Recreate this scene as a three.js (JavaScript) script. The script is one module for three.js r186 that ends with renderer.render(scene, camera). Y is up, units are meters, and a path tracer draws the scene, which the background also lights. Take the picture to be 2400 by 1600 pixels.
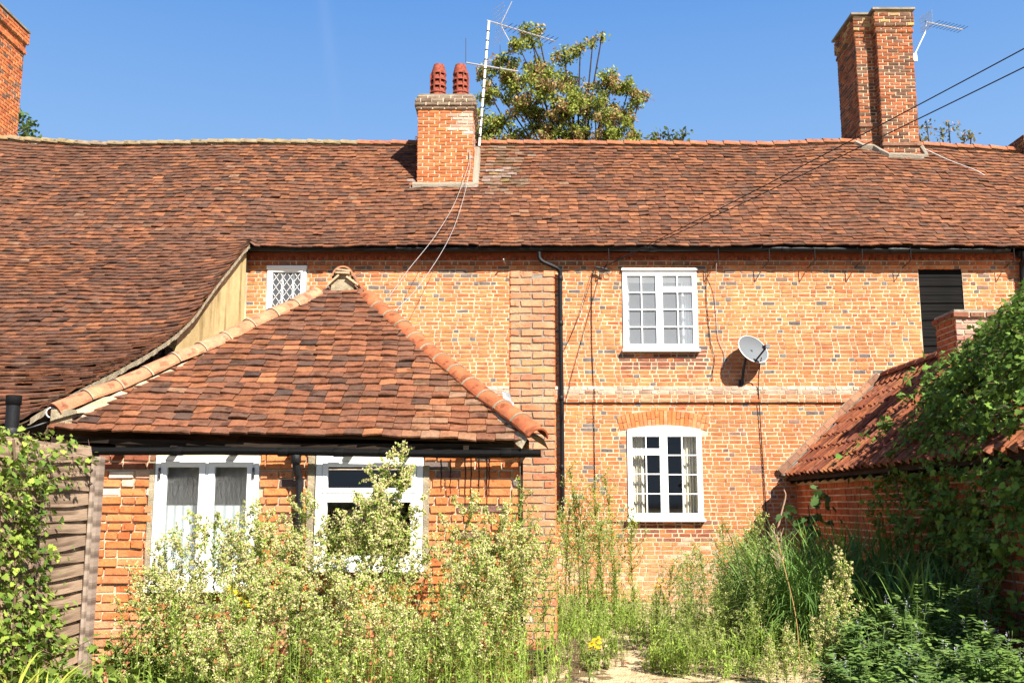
import * as THREE from 'three';
import { mergeGeometries } from 'three/addons/utils/BufferGeometryUtils.js';

// ------------------------------------------------------------------ camera, sky, sun, exposure
const scene = new THREE.Scene();
const camera = new THREE.PerspectiveCamera(37.86, 1.5, 0.1, 2000);
camera.position.set(0, 1.5, 0);
camera.rotation.set(THREE.MathUtils.degToRad(9.35), 0, 0);
const EXPOSURE = 2.95;
const renderer = new THREE.WebGLRenderer({ antialias: true });
renderer.setSize(1024, 682);
renderer.toneMapping = THREE.LinearToneMapping;
renderer.toneMappingExposure = EXPOSURE;
renderer.shadowMap.enabled = true;
renderer.shadowMap.type = THREE.PCFSoftShadowMap;

// clear blue sky: deeper overhead, paler towards the horizon, one faint vapour trail
(() => {
  const W = 1440, H = 720, data = new Float32Array(W * H * 4);
  const stops = [[-90, .20, .18, .14], [-1, .26, .24, .20], [0, .56, .70, .92], [10, .41, .61, .91], [20, .26, .49, .89], [29, .135, .35, .81], [50, .085, .26, .68], [90, .065, .21, .60]];
  const trail = [[-11.9, 30], [-10.6, 22.5]];                              // azimuth, elevation of its ends
  for (let j = 0; j < H; j++) {
    const el = ((j + .5) / H - .5) * 180;
    let k = 0; while (k < stops.length - 2 && el > stops[k + 1][0]) k++;
    const a = stops[k], b = stops[k + 1], f = Math.min(1, Math.max(0, (el - a[0]) / (b[0] - a[0])));
    for (let i = 0; i < W; i++) {
      const th = ((i + .5) / W - .5) * 2 * Math.PI;                        // atan2(z, x)
      const az = (th + Math.PI / 2) * 180 / Math.PI;                       // 0 = straight ahead (-z), positive to the right
      let tr = 0;
      if (el > 21 && el < 42 && Math.abs(az + 11.5) < 4) {
        const mid = trail[0][0] + (el - trail[0][1]) * (trail[1][0] - trail[0][0]) / (trail[1][1] - trail[0][1]);
        tr = .045 * Math.exp(-(((az - mid) / .32) ** 2)) * Math.min(1, (el - 21) / 5) * (el > 34 ? Math.max(0, 1 - (el - 34) / 8) : 1);
      }
      const o = (j * W + i) * 4;
      for (let c = 0; c < 3; c++) { const s = a[1 + c] + (b[1 + c] - a[1 + c]) * f; data[o + c] = (s + (1 - s) * tr) / EXPOSURE; }
      data[o + 3] = 1;
    }
  }
  const t = new THREE.DataTexture(data, W, H, THREE.RGBAFormat, THREE.FloatType);
  t.mapping = THREE.EquirectangularReflectionMapping; t.magFilter = t.minFilter = THREE.LinearFilter; t.needsUpdate = true;
  scene.background = t; scene.environment = t;
})();
const SUN = new THREE.Vector3(.62, 1, .9).normalize();
const sun = new THREE.DirectionalLight(new THREE.Color(1, .95, .86), 5);
sun.position.copy(SUN).multiplyScalar(60).add(new THREE.Vector3(0, 2, -12));
sun.target.position.set(0, 2, -12);
sun.castShadow = true; sun.shadow.radius = 1; sun.shadow.mapSize.set(4096, 4096);
Object.assign(sun.shadow.camera, { left: -22, right: 22, top: 22, bottom: -22, near: 1, far: 140 });
scene.add(sun, sun.target);

// ------------------------------------------------------------------ helpers
function rng(seed) { let a = seed >>> 0; return () => { a = (a + 0x6D2B79F5) | 0; let t = Math.imul(a ^ (a >>> 15), 1 | a); t = (t + Math.imul(t ^ (t >>> 7), 61 | t)) ^ t; return ((t ^ (t >>> 14)) >>> 0) / 4294967296; }; }
const V = (x, y, z) => new THREE.Vector3(x, y, z);
const lerp = (a, b, t) => a + (b - a) * t, clamp = (x, a = 0, b = 1) => Math.min(b, Math.max(a, x));
const hash2 = (x, y, s = 0) => { let h = Math.imul(x | 0, 374761393) ^ Math.imul(y | 0, 668265263) ^ Math.imul(s | 0, 1442695041); h = Math.imul(h ^ (h >>> 13), 1274126177); return ((h ^ (h >>> 16)) >>> 0) / 4294967296; };
const sm = t => t * t * (3 - 2 * t);
function vnoise(x, y, s = 0, per = 0) {                                     // value noise 0..1, optional period
  const xi = Math.floor(x), yi = Math.floor(y), fx = sm(x - xi), fy = sm(y - yi), w = v => per ? ((v % per) + per) % per : v;
  const a = hash2(w(xi), w(yi), s), b = hash2(w(xi + 1), w(yi), s), c = hash2(w(xi), w(yi + 1), s), d = hash2(w(xi + 1), w(yi + 1), s);
  return lerp(lerp(a, b, fx), lerp(c, d, fx), fy);
}
const fbm = (x, y, s = 0, per = 0, oct = 4) => { let v = 0, a = .5, n = 0; for (let i = 0; i < oct; i++) { v += a * vnoise(x, y, s + i, per); n += a; x *= 2; y *= 2; per *= 2; a *= .5; } return v / n; };

class GB {                                                                  // collects faces into one geometry
  constructor() { this.p = []; this.u = []; this.c = []; this.i = []; }
  v(p, u, v, c) { this.p.push(p.x, p.y, p.z); this.u.push(u, v); this.c.push(c[0], c[1], c[2]); return this.p.length / 3 - 1; }
  quad(a, b, c, d, col, uv) {
    const t = uv || [0, 0, 1, 0, 1, 1, 0, 1];
    const i = this.v(a, t[0], t[1], col); this.v(b, t[2], t[3], col); this.v(c, t[4], t[5], col); this.v(d, t[6], t[7], col);
    this.i.push(i, i + 1, i + 2, i, i + 2, i + 3);
  }
  tri(a, b, c, col, uv) { const t = uv || [0, 0, 1, 0, .5, 1]; const i = this.v(a, t[0], t[1], col); this.v(b, t[2], t[3], col); this.v(c, t[4], t[5], col); this.i.push(i, i + 1, i + 2); }
  box(c, hx, hy, hz, col = WHITE, q = null, us = 1) {                        // oriented box, half sizes, uv in metres
    const P = (x, y, z) => { const p = V(x * hx, y * hy, z * hz); if (q) p.applyQuaternion(q); return p.add(c); };
    const f = (a, b, cc, d, w, h) => this.quad(a, b, cc, d, col, [c.x * us, c.y * us, (c.x + 2 * w) * us, c.y * us, (c.x + 2 * w) * us, (c.y + 2 * h) * us, c.x * us, (c.y + 2 * h) * us]);
    f(P(-1, -1, 1), P(1, -1, 1), P(1, 1, 1), P(-1, 1, 1), hx, hy); f(P(1, -1, -1), P(-1, -1, -1), P(-1, 1, -1), P(1, 1, -1), hx, hy);
    f(P(1, -1, 1), P(1, -1, -1), P(1, 1, -1), P(1, 1, 1), hz, hy); f(P(-1, -1, -1), P(-1, -1, 1), P(-1, 1, 1), P(-1, 1, -1), hz, hy);
    f(P(-1, 1, 1), P(1, 1, 1), P(1, 1, -1), P(-1, 1, -1), hx, hz); f(P(-1, -1, -1), P(1, -1, -1), P(1, -1, 1), P(-1, -1, 1), hx, hz);
    return this;
  }
  tube(pts, r, seg = 6, col = WHITE, caps = false) {                        // r: number or function of 0..1; smooth
    const n = pts.length, base = this.p.length / 3; let up = V(0, 1, 0);
    for (let k = 0; k < n; k++) {
      const t = pts[Math.min(n - 1, k + 1)].clone().sub(pts[Math.max(0, k - 1)]).normalize();
      if (Math.abs(t.dot(up)) > .95) up = Math.abs(t.x) < .9 ? V(1, 0, 0) : V(0, 0, 1);
      const s = t.clone().cross(up).normalize(), b = s.clone().cross(t).normalize(); up = b.clone();
      const rr = typeof r === 'function' ? r(k / (n - 1)) : r;
      for (let j = 0; j <= seg; j++) { const a = j / seg * 2 * Math.PI; this.v(pts[k].clone().addScaledVector(s, Math.cos(a) * rr).addScaledVector(b, Math.sin(a) * rr), j / seg, k * .1, col); }
    }
    for (let k = 0; k < n - 1; k++) for (let j = 0; j < seg; j++) { const a = base + k * (seg + 1) + j, b = a + seg + 1; this.i.push(a, a + 1, b + 1, a, b + 1, b); }
    if (caps) for (const k of [0, n - 1]) {
      const c0 = this.v(pts[k], 0, 0, col);
      for (let j = 0; j < seg; j++) { const a = base + k * (seg + 1) + j; k ? this.i.push(c0, a, a + 1) : this.i.push(c0, a + 1, a); }
    }
    return this;
  }
  get n() { return this.i.length / 3; }
  geo() {
    const g = new THREE.BufferGeometry();
    g.setAttribute('position', new THREE.Float32BufferAttribute(this.p, 3));
    g.setAttribute('uv', new THREE.Float32BufferAttribute(this.u, 2));
    g.setAttribute('color', new THREE.Float32BufferAttribute(this.c, 3));
    g.setIndex(this.i); g.computeVertexNormals(); return g;
  }
}
const WHITE = [1, 1, 1];
const curve = (pts, n = 24, tension = .5) => new THREE.CatmullRomCurve3(pts.map(p => p.isVector3 ? p : V(...p)), false, 'catmullrom', tension).getPoints(n);

// names, things and parts
const taken = {};
function numbered(n) { taken[n] = (taken[n] || 0) + 1; return taken[n] === 1 ? n : n + '_' + String(taken[n] - 1).padStart(3, '0'); }
const origin = new Map();
function thing(name, label, category, pos = [0, 0, 0], group) {
  const o = new THREE.Group(); o.name = numbered(name); o.position.set(...pos); o.userData = { label, category };
  if (group) o.userData.group = group;
  scene.add(o); origin.set(o, o.position.clone()); return o;
}
function part(parent, name, g, mat, extra) {                                // g: GB or geometry in world coordinates
  const geo = g.geo ? g.geo() : g, at = origin.get(parent);
  geo.translate(-at.x, -at.y, -at.z);
  const m = new THREE.Mesh(geo, mat); m.name = name; m.castShadow = m.receiveShadow = true;
  if (extra) Object.assign(m.userData, extra);
  parent.add(m); origin.set(m, at); return m;
}
function single(name, g, mat, label, category, group, kind) {               // a thing or piece of setting that is one mesh
  const m = new THREE.Mesh(g.geo ? g.geo() : g, mat); m.name = numbered(name); m.castShadow = m.receiveShadow = true;
  if (label) m.userData.label = label; if (category) m.userData.category = category;
  if (group) m.userData.group = group; if (kind) m.userData.kind = kind;
  m.geometry.computeBoundingBox(); const b = m.geometry.boundingBox, c = b.getCenter(V(0, 0, 0)); c.y = b.min.y;
  m.geometry.translate(-c.x, -c.y, -c.z); m.position.copy(c); scene.add(m); origin.set(m, c); return m;
}
const STUFF = { kind: 'stuff' };

// ------------------------------------------------------------------ textures and materials
function tex(size, f, srgb = true) {                                        // f(u, v) -> [r, g, b] 0..1
  const d = new Uint8Array(size * size * 4);
  for (let y = 0; y < size; y++) for (let x = 0; x < size; x++) { const c = f(x / size, y / size), o = (y * size + x) * 4; for (let k = 0; k < 3; k++) d[o + k] = clamp(c[k]) * 255; d[o + 3] = 255; }
  const t = new THREE.DataTexture(d, size, size); t.wrapS = t.wrapT = THREE.RepeatWrapping; t.magFilter = THREE.LinearFilter; t.minFilter = THREE.LinearMipmapLinearFilter; t.generateMipmaps = true;
  if (srgb) t.colorSpace = THREE.SRGBColorSpace; t.needsUpdate = true; return t;
}
const scaled = (t, rx, ry = rx) => { const c = t.clone(); c.repeat.set(rx, ry); c.needsUpdate = true; return c; };
const gray = f => (u, v) => { const x = f(u, v); return [x, x, x]; };
const clayMap = tex(512, (u, v) => {
  const a = fbm(u * 8, v * 8, 1, 8, 5), b = vnoise(u * 96, v * 96, 7, 96), p = fbm(u * 24, v * 24, 30, 24, 3);
  const g = .90 + .30 * (a - .5) + .10 * (b - .5) - (p > .66 ? .28 * (p - .66) / .2 : 0);
  return [g + .08, g + .03, g];
});
const clayBump = tex(512, gray((u, v) => .55 + .5 * (fbm(u * 16, v * 16, 3, 16, 5) - .5) + .25 * (vnoise(u * 128, v * 128, 9, 128) - .5) - (fbm(u * 20, v * 20, 44, 20, 3) > .66 ? .3 : 0)), false);
const tileMap = tex(512, (u, v) => {
  const a = fbm(u * 6, v * 6, 11, 6, 5), b = vnoise(u * 80, v * 80, 17, 80), l = fbm(u * 14, v * 14, 61, 14, 4), d = fbm(u * 10, v * 10, 83, 10, 4);
  let g = .80 + .42 * (a - .5) + .14 * (b - .5); let c = [g + .06, g + .02, g];
  if (l > .64) { const k = clamp((l - .64) / .08) * .55; c = [lerp(c[0], .80, k), lerp(c[1], .84, k), lerp(c[2], .86, k)]; }
  if (d > .62) { const k = clamp((d - .62) / .1) * .22; c = c.map(x => x * (1 - k)); }
  return c;
});
const grainMap = tex(512, (u, v) => { const g = .7 + .45 * (fbm(u * 4, v * 64, 5, 4, 4) - .5) + .25 * (fbm(u * 3, v * 9, 25, 3, 3) - .5); return [g + .04, g, g - .03]; });
const grainBump = tex(512, gray((u, v) => fbm(u * 4, v * 64, 5, 4, 4)), false);
const roughMap = tex(512, (u, v) => { const g = .8 + .32 * (fbm(u * 5, v * 5, 71, 5, 5) - .5) + .1 * (vnoise(u * 128, v * 128, 72, 128) - .5); return [g, g * .985, g * .96]; });
const roughBump = tex(512, gray((u, v) => .6 * fbm(u * 12, v * 12, 75, 12, 5) + .4 * vnoise(u * 128, v * 128, 76, 128)), false);
const plasterMap = tex(512, (u, v) => {
  const a = fbm(u * 5, v * 2, 91, 0, 5), s = fbm(u * 18, v * 2, 95, 0, 4), w = fbm(u * 40, v * 40, 97, 0, 3);
  const g = .78 + .3 * (a - .5) - .34 * clamp((s - .5) * 3) + .1 * (w - .5); return [g + .1, g + .05, g - .06];
});
const soilMap = tex(1024, (u, v) => {
  const a = fbm(u * 10, v * 10, 101, 10, 6), b = fbm(u * 90, v * 90, 105, 90, 3), m = fbm(u * 22, v * 22, 111, 22, 4);
  let g = .80 + .36 * (a - .5) + .22 * (b - .5), c = [g + .05, g, g - .09];
  if (m > .58) { const k = clamp((m - .58) / .1) * .7; c = [lerp(c[0], .34, k), lerp(c[1], .30, k), lerp(c[2], .22, k)]; }
  return c;
});
const std = (o) => new THREE.MeshPhysicalMaterial({ roughness: .9, specularIntensity: .18, ...o });
const rgb = (r, g, b) => new THREE.Color().setRGB(r, g, b);
const M = {
  brick: std({ vertexColors: true, map: clayMap, bumpMap: clayBump, bumpScale: .006 }),
  mortar: std({ color: rgb(.70, .57, .41), map: scaled(roughMap, .9), bumpMap: scaled(roughBump, 2), bumpScale: .006 }),
  greymortar: std({ color: rgb(.36, .32, .26), map: scaled(roughMap, 1.3), bumpMap: scaled(roughBump, 2), bumpScale: .01 }),
  tile: std({ vertexColors: true, map: tileMap, bumpMap: clayBump, bumpScale: .005, roughness: .85 }),
  hip: std({ vertexColors: true, map: scaled(tileMap, 1.2), bumpMap: clayBump, bumpScale: .003, roughness: .8 }),
  deck: std({ color: rgb(.20, .14, .09), map: grainMap }),
  black: std({ color: rgb(.006, .006, .007), roughness: .5, specularIntensity: .5, bumpMap: scaled(roughBump, 3), bumpScale: .002 }),
  oldblack: std({ color: rgb(.008, .008, .008), roughness: .6, map: scaled(roughMap, 2), bumpMap: scaled(roughBump, 3), bumpScale: .004 }),
  white: std({ specularIntensity: .6, color: rgb(.80, .80, .78), roughness: .45, bumpMap: scaled(roughBump, 1), bumpScale: .0015 }),
  blackwood: std({ color: rgb(.009, .009, .009), map: grainMap, bumpMap: grainBump, bumpScale: .004, roughness: .8 }),
  fence: std({ vertexColors: true, map: grainMap, bumpMap: grainBump, bumpScale: .006 }),
  wood: std({ color: rgb(.045, .034, .026), map: grainMap, bumpMap: grainBump, bumpScale: .004 }),
  plaster: std({ color: rgb(.60, .51, .34), map: plasterMap, bumpMap: roughBump, bumpScale: .004 }),
  cement: std({ color: rgb(.52, .44, .31), map: scaled(roughMap, 2), bumpMap: scaled(roughBump, 3), bumpScale: .012 }),
  lead: std({ specularIntensity: 1, color: rgb(.36, .38, .41), metalness: .35, roughness: .5, map: scaled(roughMap, 2) }),
  steel: std({ specularIntensity: 1, color: rgb(.62, .62, .63), metalness: .7, roughness: .4 }),
  galv: std({ specularIntensity: 1, color: rgb(.55, .54, .52), metalness: .3, roughness: .5 }),
  darkmetal: std({ specularIntensity: 1, color: rgb(.03, .03, .032), metalness: .4, roughness: .5 }),
  pot: std({ color: rgb(.30, .085, .055), map: scaled(tileMap, 2), bumpMap: clayBump, bumpScale: .003, roughness: .75 }),
  flueshade: std({ color: rgb(.012, .01, .01) }),
  inner: std({ color: rgb(.22, .20, .18) }),
  innerdark: std({ color: rgb(.12, .10, .08) }),
  curtain: std({ color: rgb(.62, .57, .46), bumpMap: scaled(roughBump, 6), bumpScale: .002 }),
  net: new THREE.MeshPhysicalMaterial({ color: rgb(.8, .82, .84), roughness: 1, transmission: .35, thickness: 0 }),
  pane: new THREE.MeshPhysicalMaterial({ color: rgb(.97, .99, .98), roughness: .02, transmission: 1, thickness: 0, ior: 1.52 }),
  skypane: new THREE.MeshPhysicalMaterial({ color: rgb(.92, .94, .95), roughness: .03, transmission: 1, thickness: 0, ior: 1.6, metalness: .2 }),
  darkpane: new THREE.MeshPhysicalMaterial({ color: rgb(.92, .94, .95), roughness: .03, transmission: 1, thickness: 0, ior: 1.55, metalness: .07 }),
  obscure: new THREE.MeshPhysicalMaterial({ color: rgb(.86, .92, .91), roughness: .22, transmission: 1, thickness: 0, ior: 1.52, bumpMap: scaled(roughBump, 2.2), bumpScale: .02 }),
  ground: std({ color: rgb(.62, .54, .40), map: scaled(soilMap, .22), bumpMap: scaled(roughBump, .8), bumpScale: .03 }),
  leaf: new THREE.MeshPhysicalMaterial({ vertexColors: true, roughness: .85, transmission: .4, thickness: 0, ior: 1.4, specularIntensity: .2 }),
  gloss: new THREE.MeshPhysicalMaterial({ vertexColors: true, roughness: .55, transmission: .25, thickness: 0, ior: 1.4, specularIntensity: .35 }),
  stem: std({ vertexColors: true }),
  bark: std({ color: rgb(.10, .08, .06), map: scaled(grainMap, 1), bumpMap: grainBump, bumpScale: .01 }),
  fluff: new THREE.MeshPhysicalMaterial({ vertexColors: true, roughness: 1, transmission: .5, thickness: 0, specularIntensity: .1 }),
};
// ------------------------------------------------------------------ brickwork
// a frame: origin O, along U, up W, outward N
const frame = (O, U, N) => ({ O, U, W: V(0, 1, 0), N, at(u, v, n) { return this.O.clone().addScaledVector(this.U, u).addScaledVector(this.W, v).addScaledVector(this.N, n); } });
function brick(gb, F, u0, u1, v0, v1, n, col, r, deep = .016, rough = .0035) {  // a worn brick: front face with eased edges, sides going back into the joint
  const j = () => (r() - .5) * 2 * rough, e = .003 + r() * .003, tx = r() * 7, ty = r() * 7, tilt = (r() - .5) * .004;
  const f = [[u0 + e + j(), v0 + e + j()], [u1 - e + j(), v0 + e + j()], [u1 - e + j(), v1 - e + j()], [u0 + e + j(), v1 - e + j()]].map(([u, v], i) => F.at(u, v, n + (i === 0 || i === 3 ? tilt : -tilt)));
  const b = [[u0, v0], [u1, v0], [u1, v1], [u0, v1]].map(([u, v]) => F.at(u, v, -deep));
  const w = u1 - u0, h = v1 - v0, uv = [tx, ty, tx + w, ty, tx + w, ty + h, tx, ty + h];
  gb.quad(f[0], f[1], f[2], f[3], col, uv);
  for (let k = 0; k < 4; k++) gb.quad(b[k], b[(k + 1) % 4], f[(k + 1) % 4], f[k], col, [tx, ty, tx + w, ty, tx + w, ty + .02, tx, ty + .02]);
}
// lays courses and returns the list of bricks [u0, u1, v0, v1, course]
function courses({ u0, u1, v0, v1, course, stretcher, header, joint, bond = 'flemish', r, spans }) {
  const out = []; const n = Math.floor((v1 - v0) / course + .01);
  for (let k = 0; k < n; k++) {
    const y0 = v0 + k * course + joint * .5, y1 = v0 + (k + 1) * course - joint * .5;
    let x = u0 - r() * .02 - (bond === 'flemish' ? (k % 2) * (stretcher + header + 2 * joint) * .5 : bond === 'stretcher' ? (k % 2) * (stretcher + joint) * .5 : 0), i = k;
    const free = spans ? spans((y0 + y1) / 2, k) : [[u0, u1]];
    while (x < u1) {
      let w = bond === 'flemish' ? (i++ % 2 ? header : stretcher) : bond === 'english' ? (k % 2 ? header : stretcher) : bond === 'mixed' ? (r() < .4 ? header : stretcher) : stretcher;
      w *= .94 + r() * .12;
      for (const [a, b] of free) { const s = Math.max(x, a), e = Math.min(x + w, b); if (e - s > .03) out.push([s, e, y0, y1, k]); }
      x += w + joint;
    }
  }
  return out;
}
const mixc = (a, b, t) => [lerp(a[0], b[0], t), lerp(a[1], b[1], t), lerp(a[2], b[2], t)];
const dim = (c, k) => [c[0] * k, c[1] * k, c[2] * k];
const BR = { orange: [.53, .188, .066], red: [.41, .130, .055], deep: [.24, .075, .042], pink: [.50, .25, .145], pale: [.56, .38, .25], blue: [.15, .13, .125], brown: [.20, .115, .08] };
function oldBrick(r, blue = .05, red = .25) { const k = r(); let c = k < blue ? BR.blue : k < blue + red ? mixc(BR.red, BR.orange, r() * .6) : mixc(BR.orange, BR.pink, r() * .22); return dim(c, .82 + r() * .32); }
// places the bricks: the largest `most` in view as meshes of their own, the rest as one mass
function layBricks(parent, F, list, colour, { most = 300, seen = () => true, r, proud = () => .004, mat = M.brick, deep = .016, rough = .0035 } = {}) {
  const order = list.map((b, i) => [seen(b) ? (b[1] - b[0]) * (b[3] - b[2]) : 0, i]).sort((a, b) => b[0] - a[0] || a[1] - b[1]);
  const own = new Set(order.slice(0, most).filter(o => o[0] > 0).map(o => o[1])), rest = new GB();
  list.forEach((b, i) => {
    const c = colour(b, r), n = proud(b, r) + (r() - .5) * .006;
    if (own.has(i)) { const g = new GB(); brick(g, F, b[0], b[1], b[2], b[3], n, c, r, deep, rough); part(parent, 'brick', g, mat); }
    else brick(rest, F, b[0], b[1], b[2], b[3], n, c, r, deep, rough);
  });
  if (rest.n) part(parent, 'brickwork', rest, mat, STUFF);
}
// a wall core with openings: outline and holes in (u, v), front face at n = face
function core(F, outline, holes, thick, face = -.001) {
  const s = new THREE.Shape(outline.map(p => new THREE.Vector2(...p)));
  for (const h of holes) s.holes.push(new THREE.Path(h.map(p => new THREE.Vector2(...p))));
  const g = new THREE.ExtrudeGeometry(s, { depth: thick, bevelEnabled: false });
  g.applyMatrix4(new THREE.Matrix4().makeBasis(F.U, F.W, F.N).setPosition(F.at(0, 0, face - thick)));
  return g;
}
const rect = (x0, x1, y0, y1) => [[x0, y0], [x1, y0], [x1, y1], [x0, y1]];
// sheet with rectangular holes as a flat board (window frames, casements)
function board(x0, x1, y0, y1, holes, zFront, thick, bevel = .004) {
  const s = new THREE.Shape(rect(x0 + bevel, x1 - bevel, y0 + bevel, y1 - bevel).map(p => new THREE.Vector2(...p)));
  for (const [a, b, c, d] of holes) s.holes.push(new THREE.Path(rect(a - bevel, b + bevel, c - bevel, d + bevel).map(p => new THREE.Vector2(...p))));
  const g = new THREE.ExtrudeGeometry(s, { depth: thick - 2 * bevel, bevelEnabled: true, bevelSize: bevel, bevelThickness: bevel, bevelSegments: 1 });
  g.translate(0, 0, zFront - thick + bevel); return g;
}
// a casement window. lights: [x0, x1, y0, y1, columns, rows, kinds]
function makeWindow(parent, x0, x1, y0, y1, z, lights, { pane = M.pane, bar = .02, rail = .045, sill = true, framed = .05 } = {}) {
  const w = part(parent, 'window', board(x0, x1, y0, y1, lights.map(l => [l[0], l[1], l[2], l[3]]), z, .07), M.white);
  for (const [a, b, c, d, nx, ny] of lights) {
    const holes = [], pw = (b - a - 2 * rail - (nx - 1) * bar) / nx, ph = (d - c - 2 * rail - (ny - 1) * bar) / ny;
    for (let i = 0; i < nx; i++) for (let k = 0; k < ny; k++) { const px = a + rail + i * (pw + bar), py = c + rail + k * (ph + bar); holes.push([px, px + pw, py, py + ph]); }
    part(w, 'casement', board(a + .003, b - .003, c + .003, d - .003, holes, z + .008, .05, .005), M.white);
    for (const [p, q, s, t] of holes) { const g = new THREE.PlaneGeometry(q - p + .014, t - s + .014); g.translate((p + q) / 2, (s + t) / 2, z - .018); part(w, 'pane', g, pane); }
  }
  if (sill) part(w, 'sill', new GB().box(V((x0 + x1) / 2, y0 - .02, z + .022), (x1 - x0) / 2 + .02, .022, .05), M.white);
  return w;
}
function wavySheet(x0, x1, y0, y1, z, amp, waves, seed) {
  const gb = new GB(), n = Math.max(24, waves * 10), m = 6, base = [];
  for (let j = 0; j <= m; j++) for (let i = 0; i <= n; i++) {
    const u = i / n, v = j / m, ph = u * waves * 6.283 + 1.2 * Math.sin(u * 9 + seed) + .4 * Math.sin(v * 3 + seed);
    gb.v(V(lerp(x0, x1, u), lerp(y0, y1, v), z + amp * Math.sin(ph) * (1 - .3 * v)), u * (x1 - x0), v * (y1 - y0), WHITE);
  }
  for (let j = 0; j < m; j++) for (let i = 0; i < n; i++) { const a = j * (n + 1) + i, b = a + n + 1; gb.i.push(a, a + 1, b + 1, a, b + 1, b); }
  return gb;
}
// ------------------------------------------------------------------ plain roof tiles on a surface S(x, s): s runs down the slope
function roofTile(gb, S, xa, xb, s, len, lift, thick, col, r) {
  const n0 = S.normal((xa + xb) / 2, s), bow = (r() - .35) * .010, yaw = (r() - .5) * .02, xs = [xa, (xa + xb) / 2, xb];
  const nl = lift + r() * .014, skew = (r() - .5) * .014;
  const lo = xs.map((x, i) => S(x, s + (i - 1) * yaw).addScaledVector(n0, nl + (i === 1 ? bow : (i - 1) * skew)));
  const hi = xs.map((x, i) => S(x, s - len + (i - 1) * yaw).addScaledVector(n0, .004 + (i === 1 ? bow : 0)));
  const dn = xs.map((x, i) => lo[i].clone().addScaledVector(n0, -thick - .002 * r()));
  const u = r() * 5, v = r() * 5, w = (xb - xa) / 2;
  for (let k = 0; k < 2; k++) {
    gb.quad(lo[k], lo[k + 1], hi[k + 1], hi[k], col, [u + k * w, v, u + k * w + w, v, u + k * w + w, v + len, u + k * w, v + len]);
    gb.quad(dn[k], dn[k + 1], lo[k + 1], lo[k], col, [u + k * w, v, u + k * w + w, v, u + k * w + w, v + .015, u + k * w, v + .015]);
  }
  const hl = hi[0].clone().addScaledVector(n0, -thick), hr = hi[2].clone().addScaledVector(n0, -thick);
  gb.quad(hl, dn[0], lo[0], hi[0], col); gb.quad(dn[2], hr, hi[2], lo[2], col);
}
function roofTiles(parent, S, rows, { tile = .17, len = .21, lift = .026, thick = .017, colour, r, most = 300, size, skip = () => false }) {
  const all = [];
  rows.forEach(({ s, x0, x1 }, k) => {
    const w = tile, n = Math.ceil((x1 - x0) / w) + 1; let x = x0 - (k % 2 ? w / 2 : 0) - r() * .03;
    while (x < x1) {
      const ww = w * (.93 + r() * .13), a = Math.max(x, x0), b = Math.min(x + ww - .0035, x1);
      if (b - a > .035 && !skip((a + b) / 2, s, r)) all.push([a, b, s + (r() - .5) * .018 + .03 * (vnoise(x * 1.6, k * .55, 201) - .5), k]);
      x += ww;
    }
  });
  const order = all.map((t, i) => [size ? size(t) : 0, i]).sort((a, b) => b[0] - a[0] || a[1] - b[1]);
  const own = new Set(order.slice(0, most).map(o => o[1])), rest = new GB();
  all.forEach((t, i) => {
    const c = colour(t, r), g = own.has(i) ? new GB() : rest, l = lift + (r() < .04 ? .012 : 0);
    roofTile(g, S, t[0], t[1], t[2], len, l, thick, c, r);
    if (own.has(i)) part(parent, 'tile', g, M.tile);
  });
  part(parent, 'tiling', rest, M.tile, STUFF);
}
const TL = { orange: [.31, .138, .065], red: [.215, .093, .050], brown: [.150, .078, .050], dark: [.095, .066, .050], black: [.055, .047, .042], pale: [.27, .185, .12], moss: [.13, .105, .05] };
// half-round ridge or hip tile from A (lower end) to B (upper end), opening downwards
function halfRound(gb, A, B, up, ra, rb, col, r, seg = 10, thick = .014, span = 1.75) {
  const t = B.clone().sub(A).normalize(), s = t.clone().cross(up).normalize(), n = s.clone().cross(t).normalize(), rows = [];
  const ring = (P, rad) => { const o = []; for (let j = 0; j <= seg; j++) { const a = (j / seg - .5) * span * 1.0; o.push(P.clone().addScaledVector(s, Math.sin(a) * rad).addScaledVector(n, Math.cos(a) * rad)); } return o; };
  const u0 = r() * 4, v0 = r() * 4, L = A.distanceTo(B);
  const o0 = ring(A, ra), o1 = ring(B, rb), i0 = ring(A, ra - thick), b = gb.p.length / 3;
  for (const [rg, v] of [[o0, 0], [o1, L]]) rg.forEach((p, j) => gb.v(p, u0 + j * .03, v0 + v, col));
  for (let j = 0; j < seg; j++) { const a = b + j, c = a + seg + 1; gb.i.push(a, c + 1, a + 1, a, c, c + 1); }
  for (let j = 0; j < seg; j++) gb.quad(o0[j], o0[j + 1], i0[j + 1], i0[j], col, [u0, v0, u0 + .03, v0, u0 + .03, v0 + .01, u0, v0 + .01]);
  for (const j of [0, seg]) gb.quad(o0[j], o1[j], o1[j].clone().addScaledVector(n, -.02), o0[j].clone().addScaledVector(n, -.02), col, [u0, v0, u0 + L, v0, u0 + L, v0 + .02, u0, v0 + .02]);
}
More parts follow.
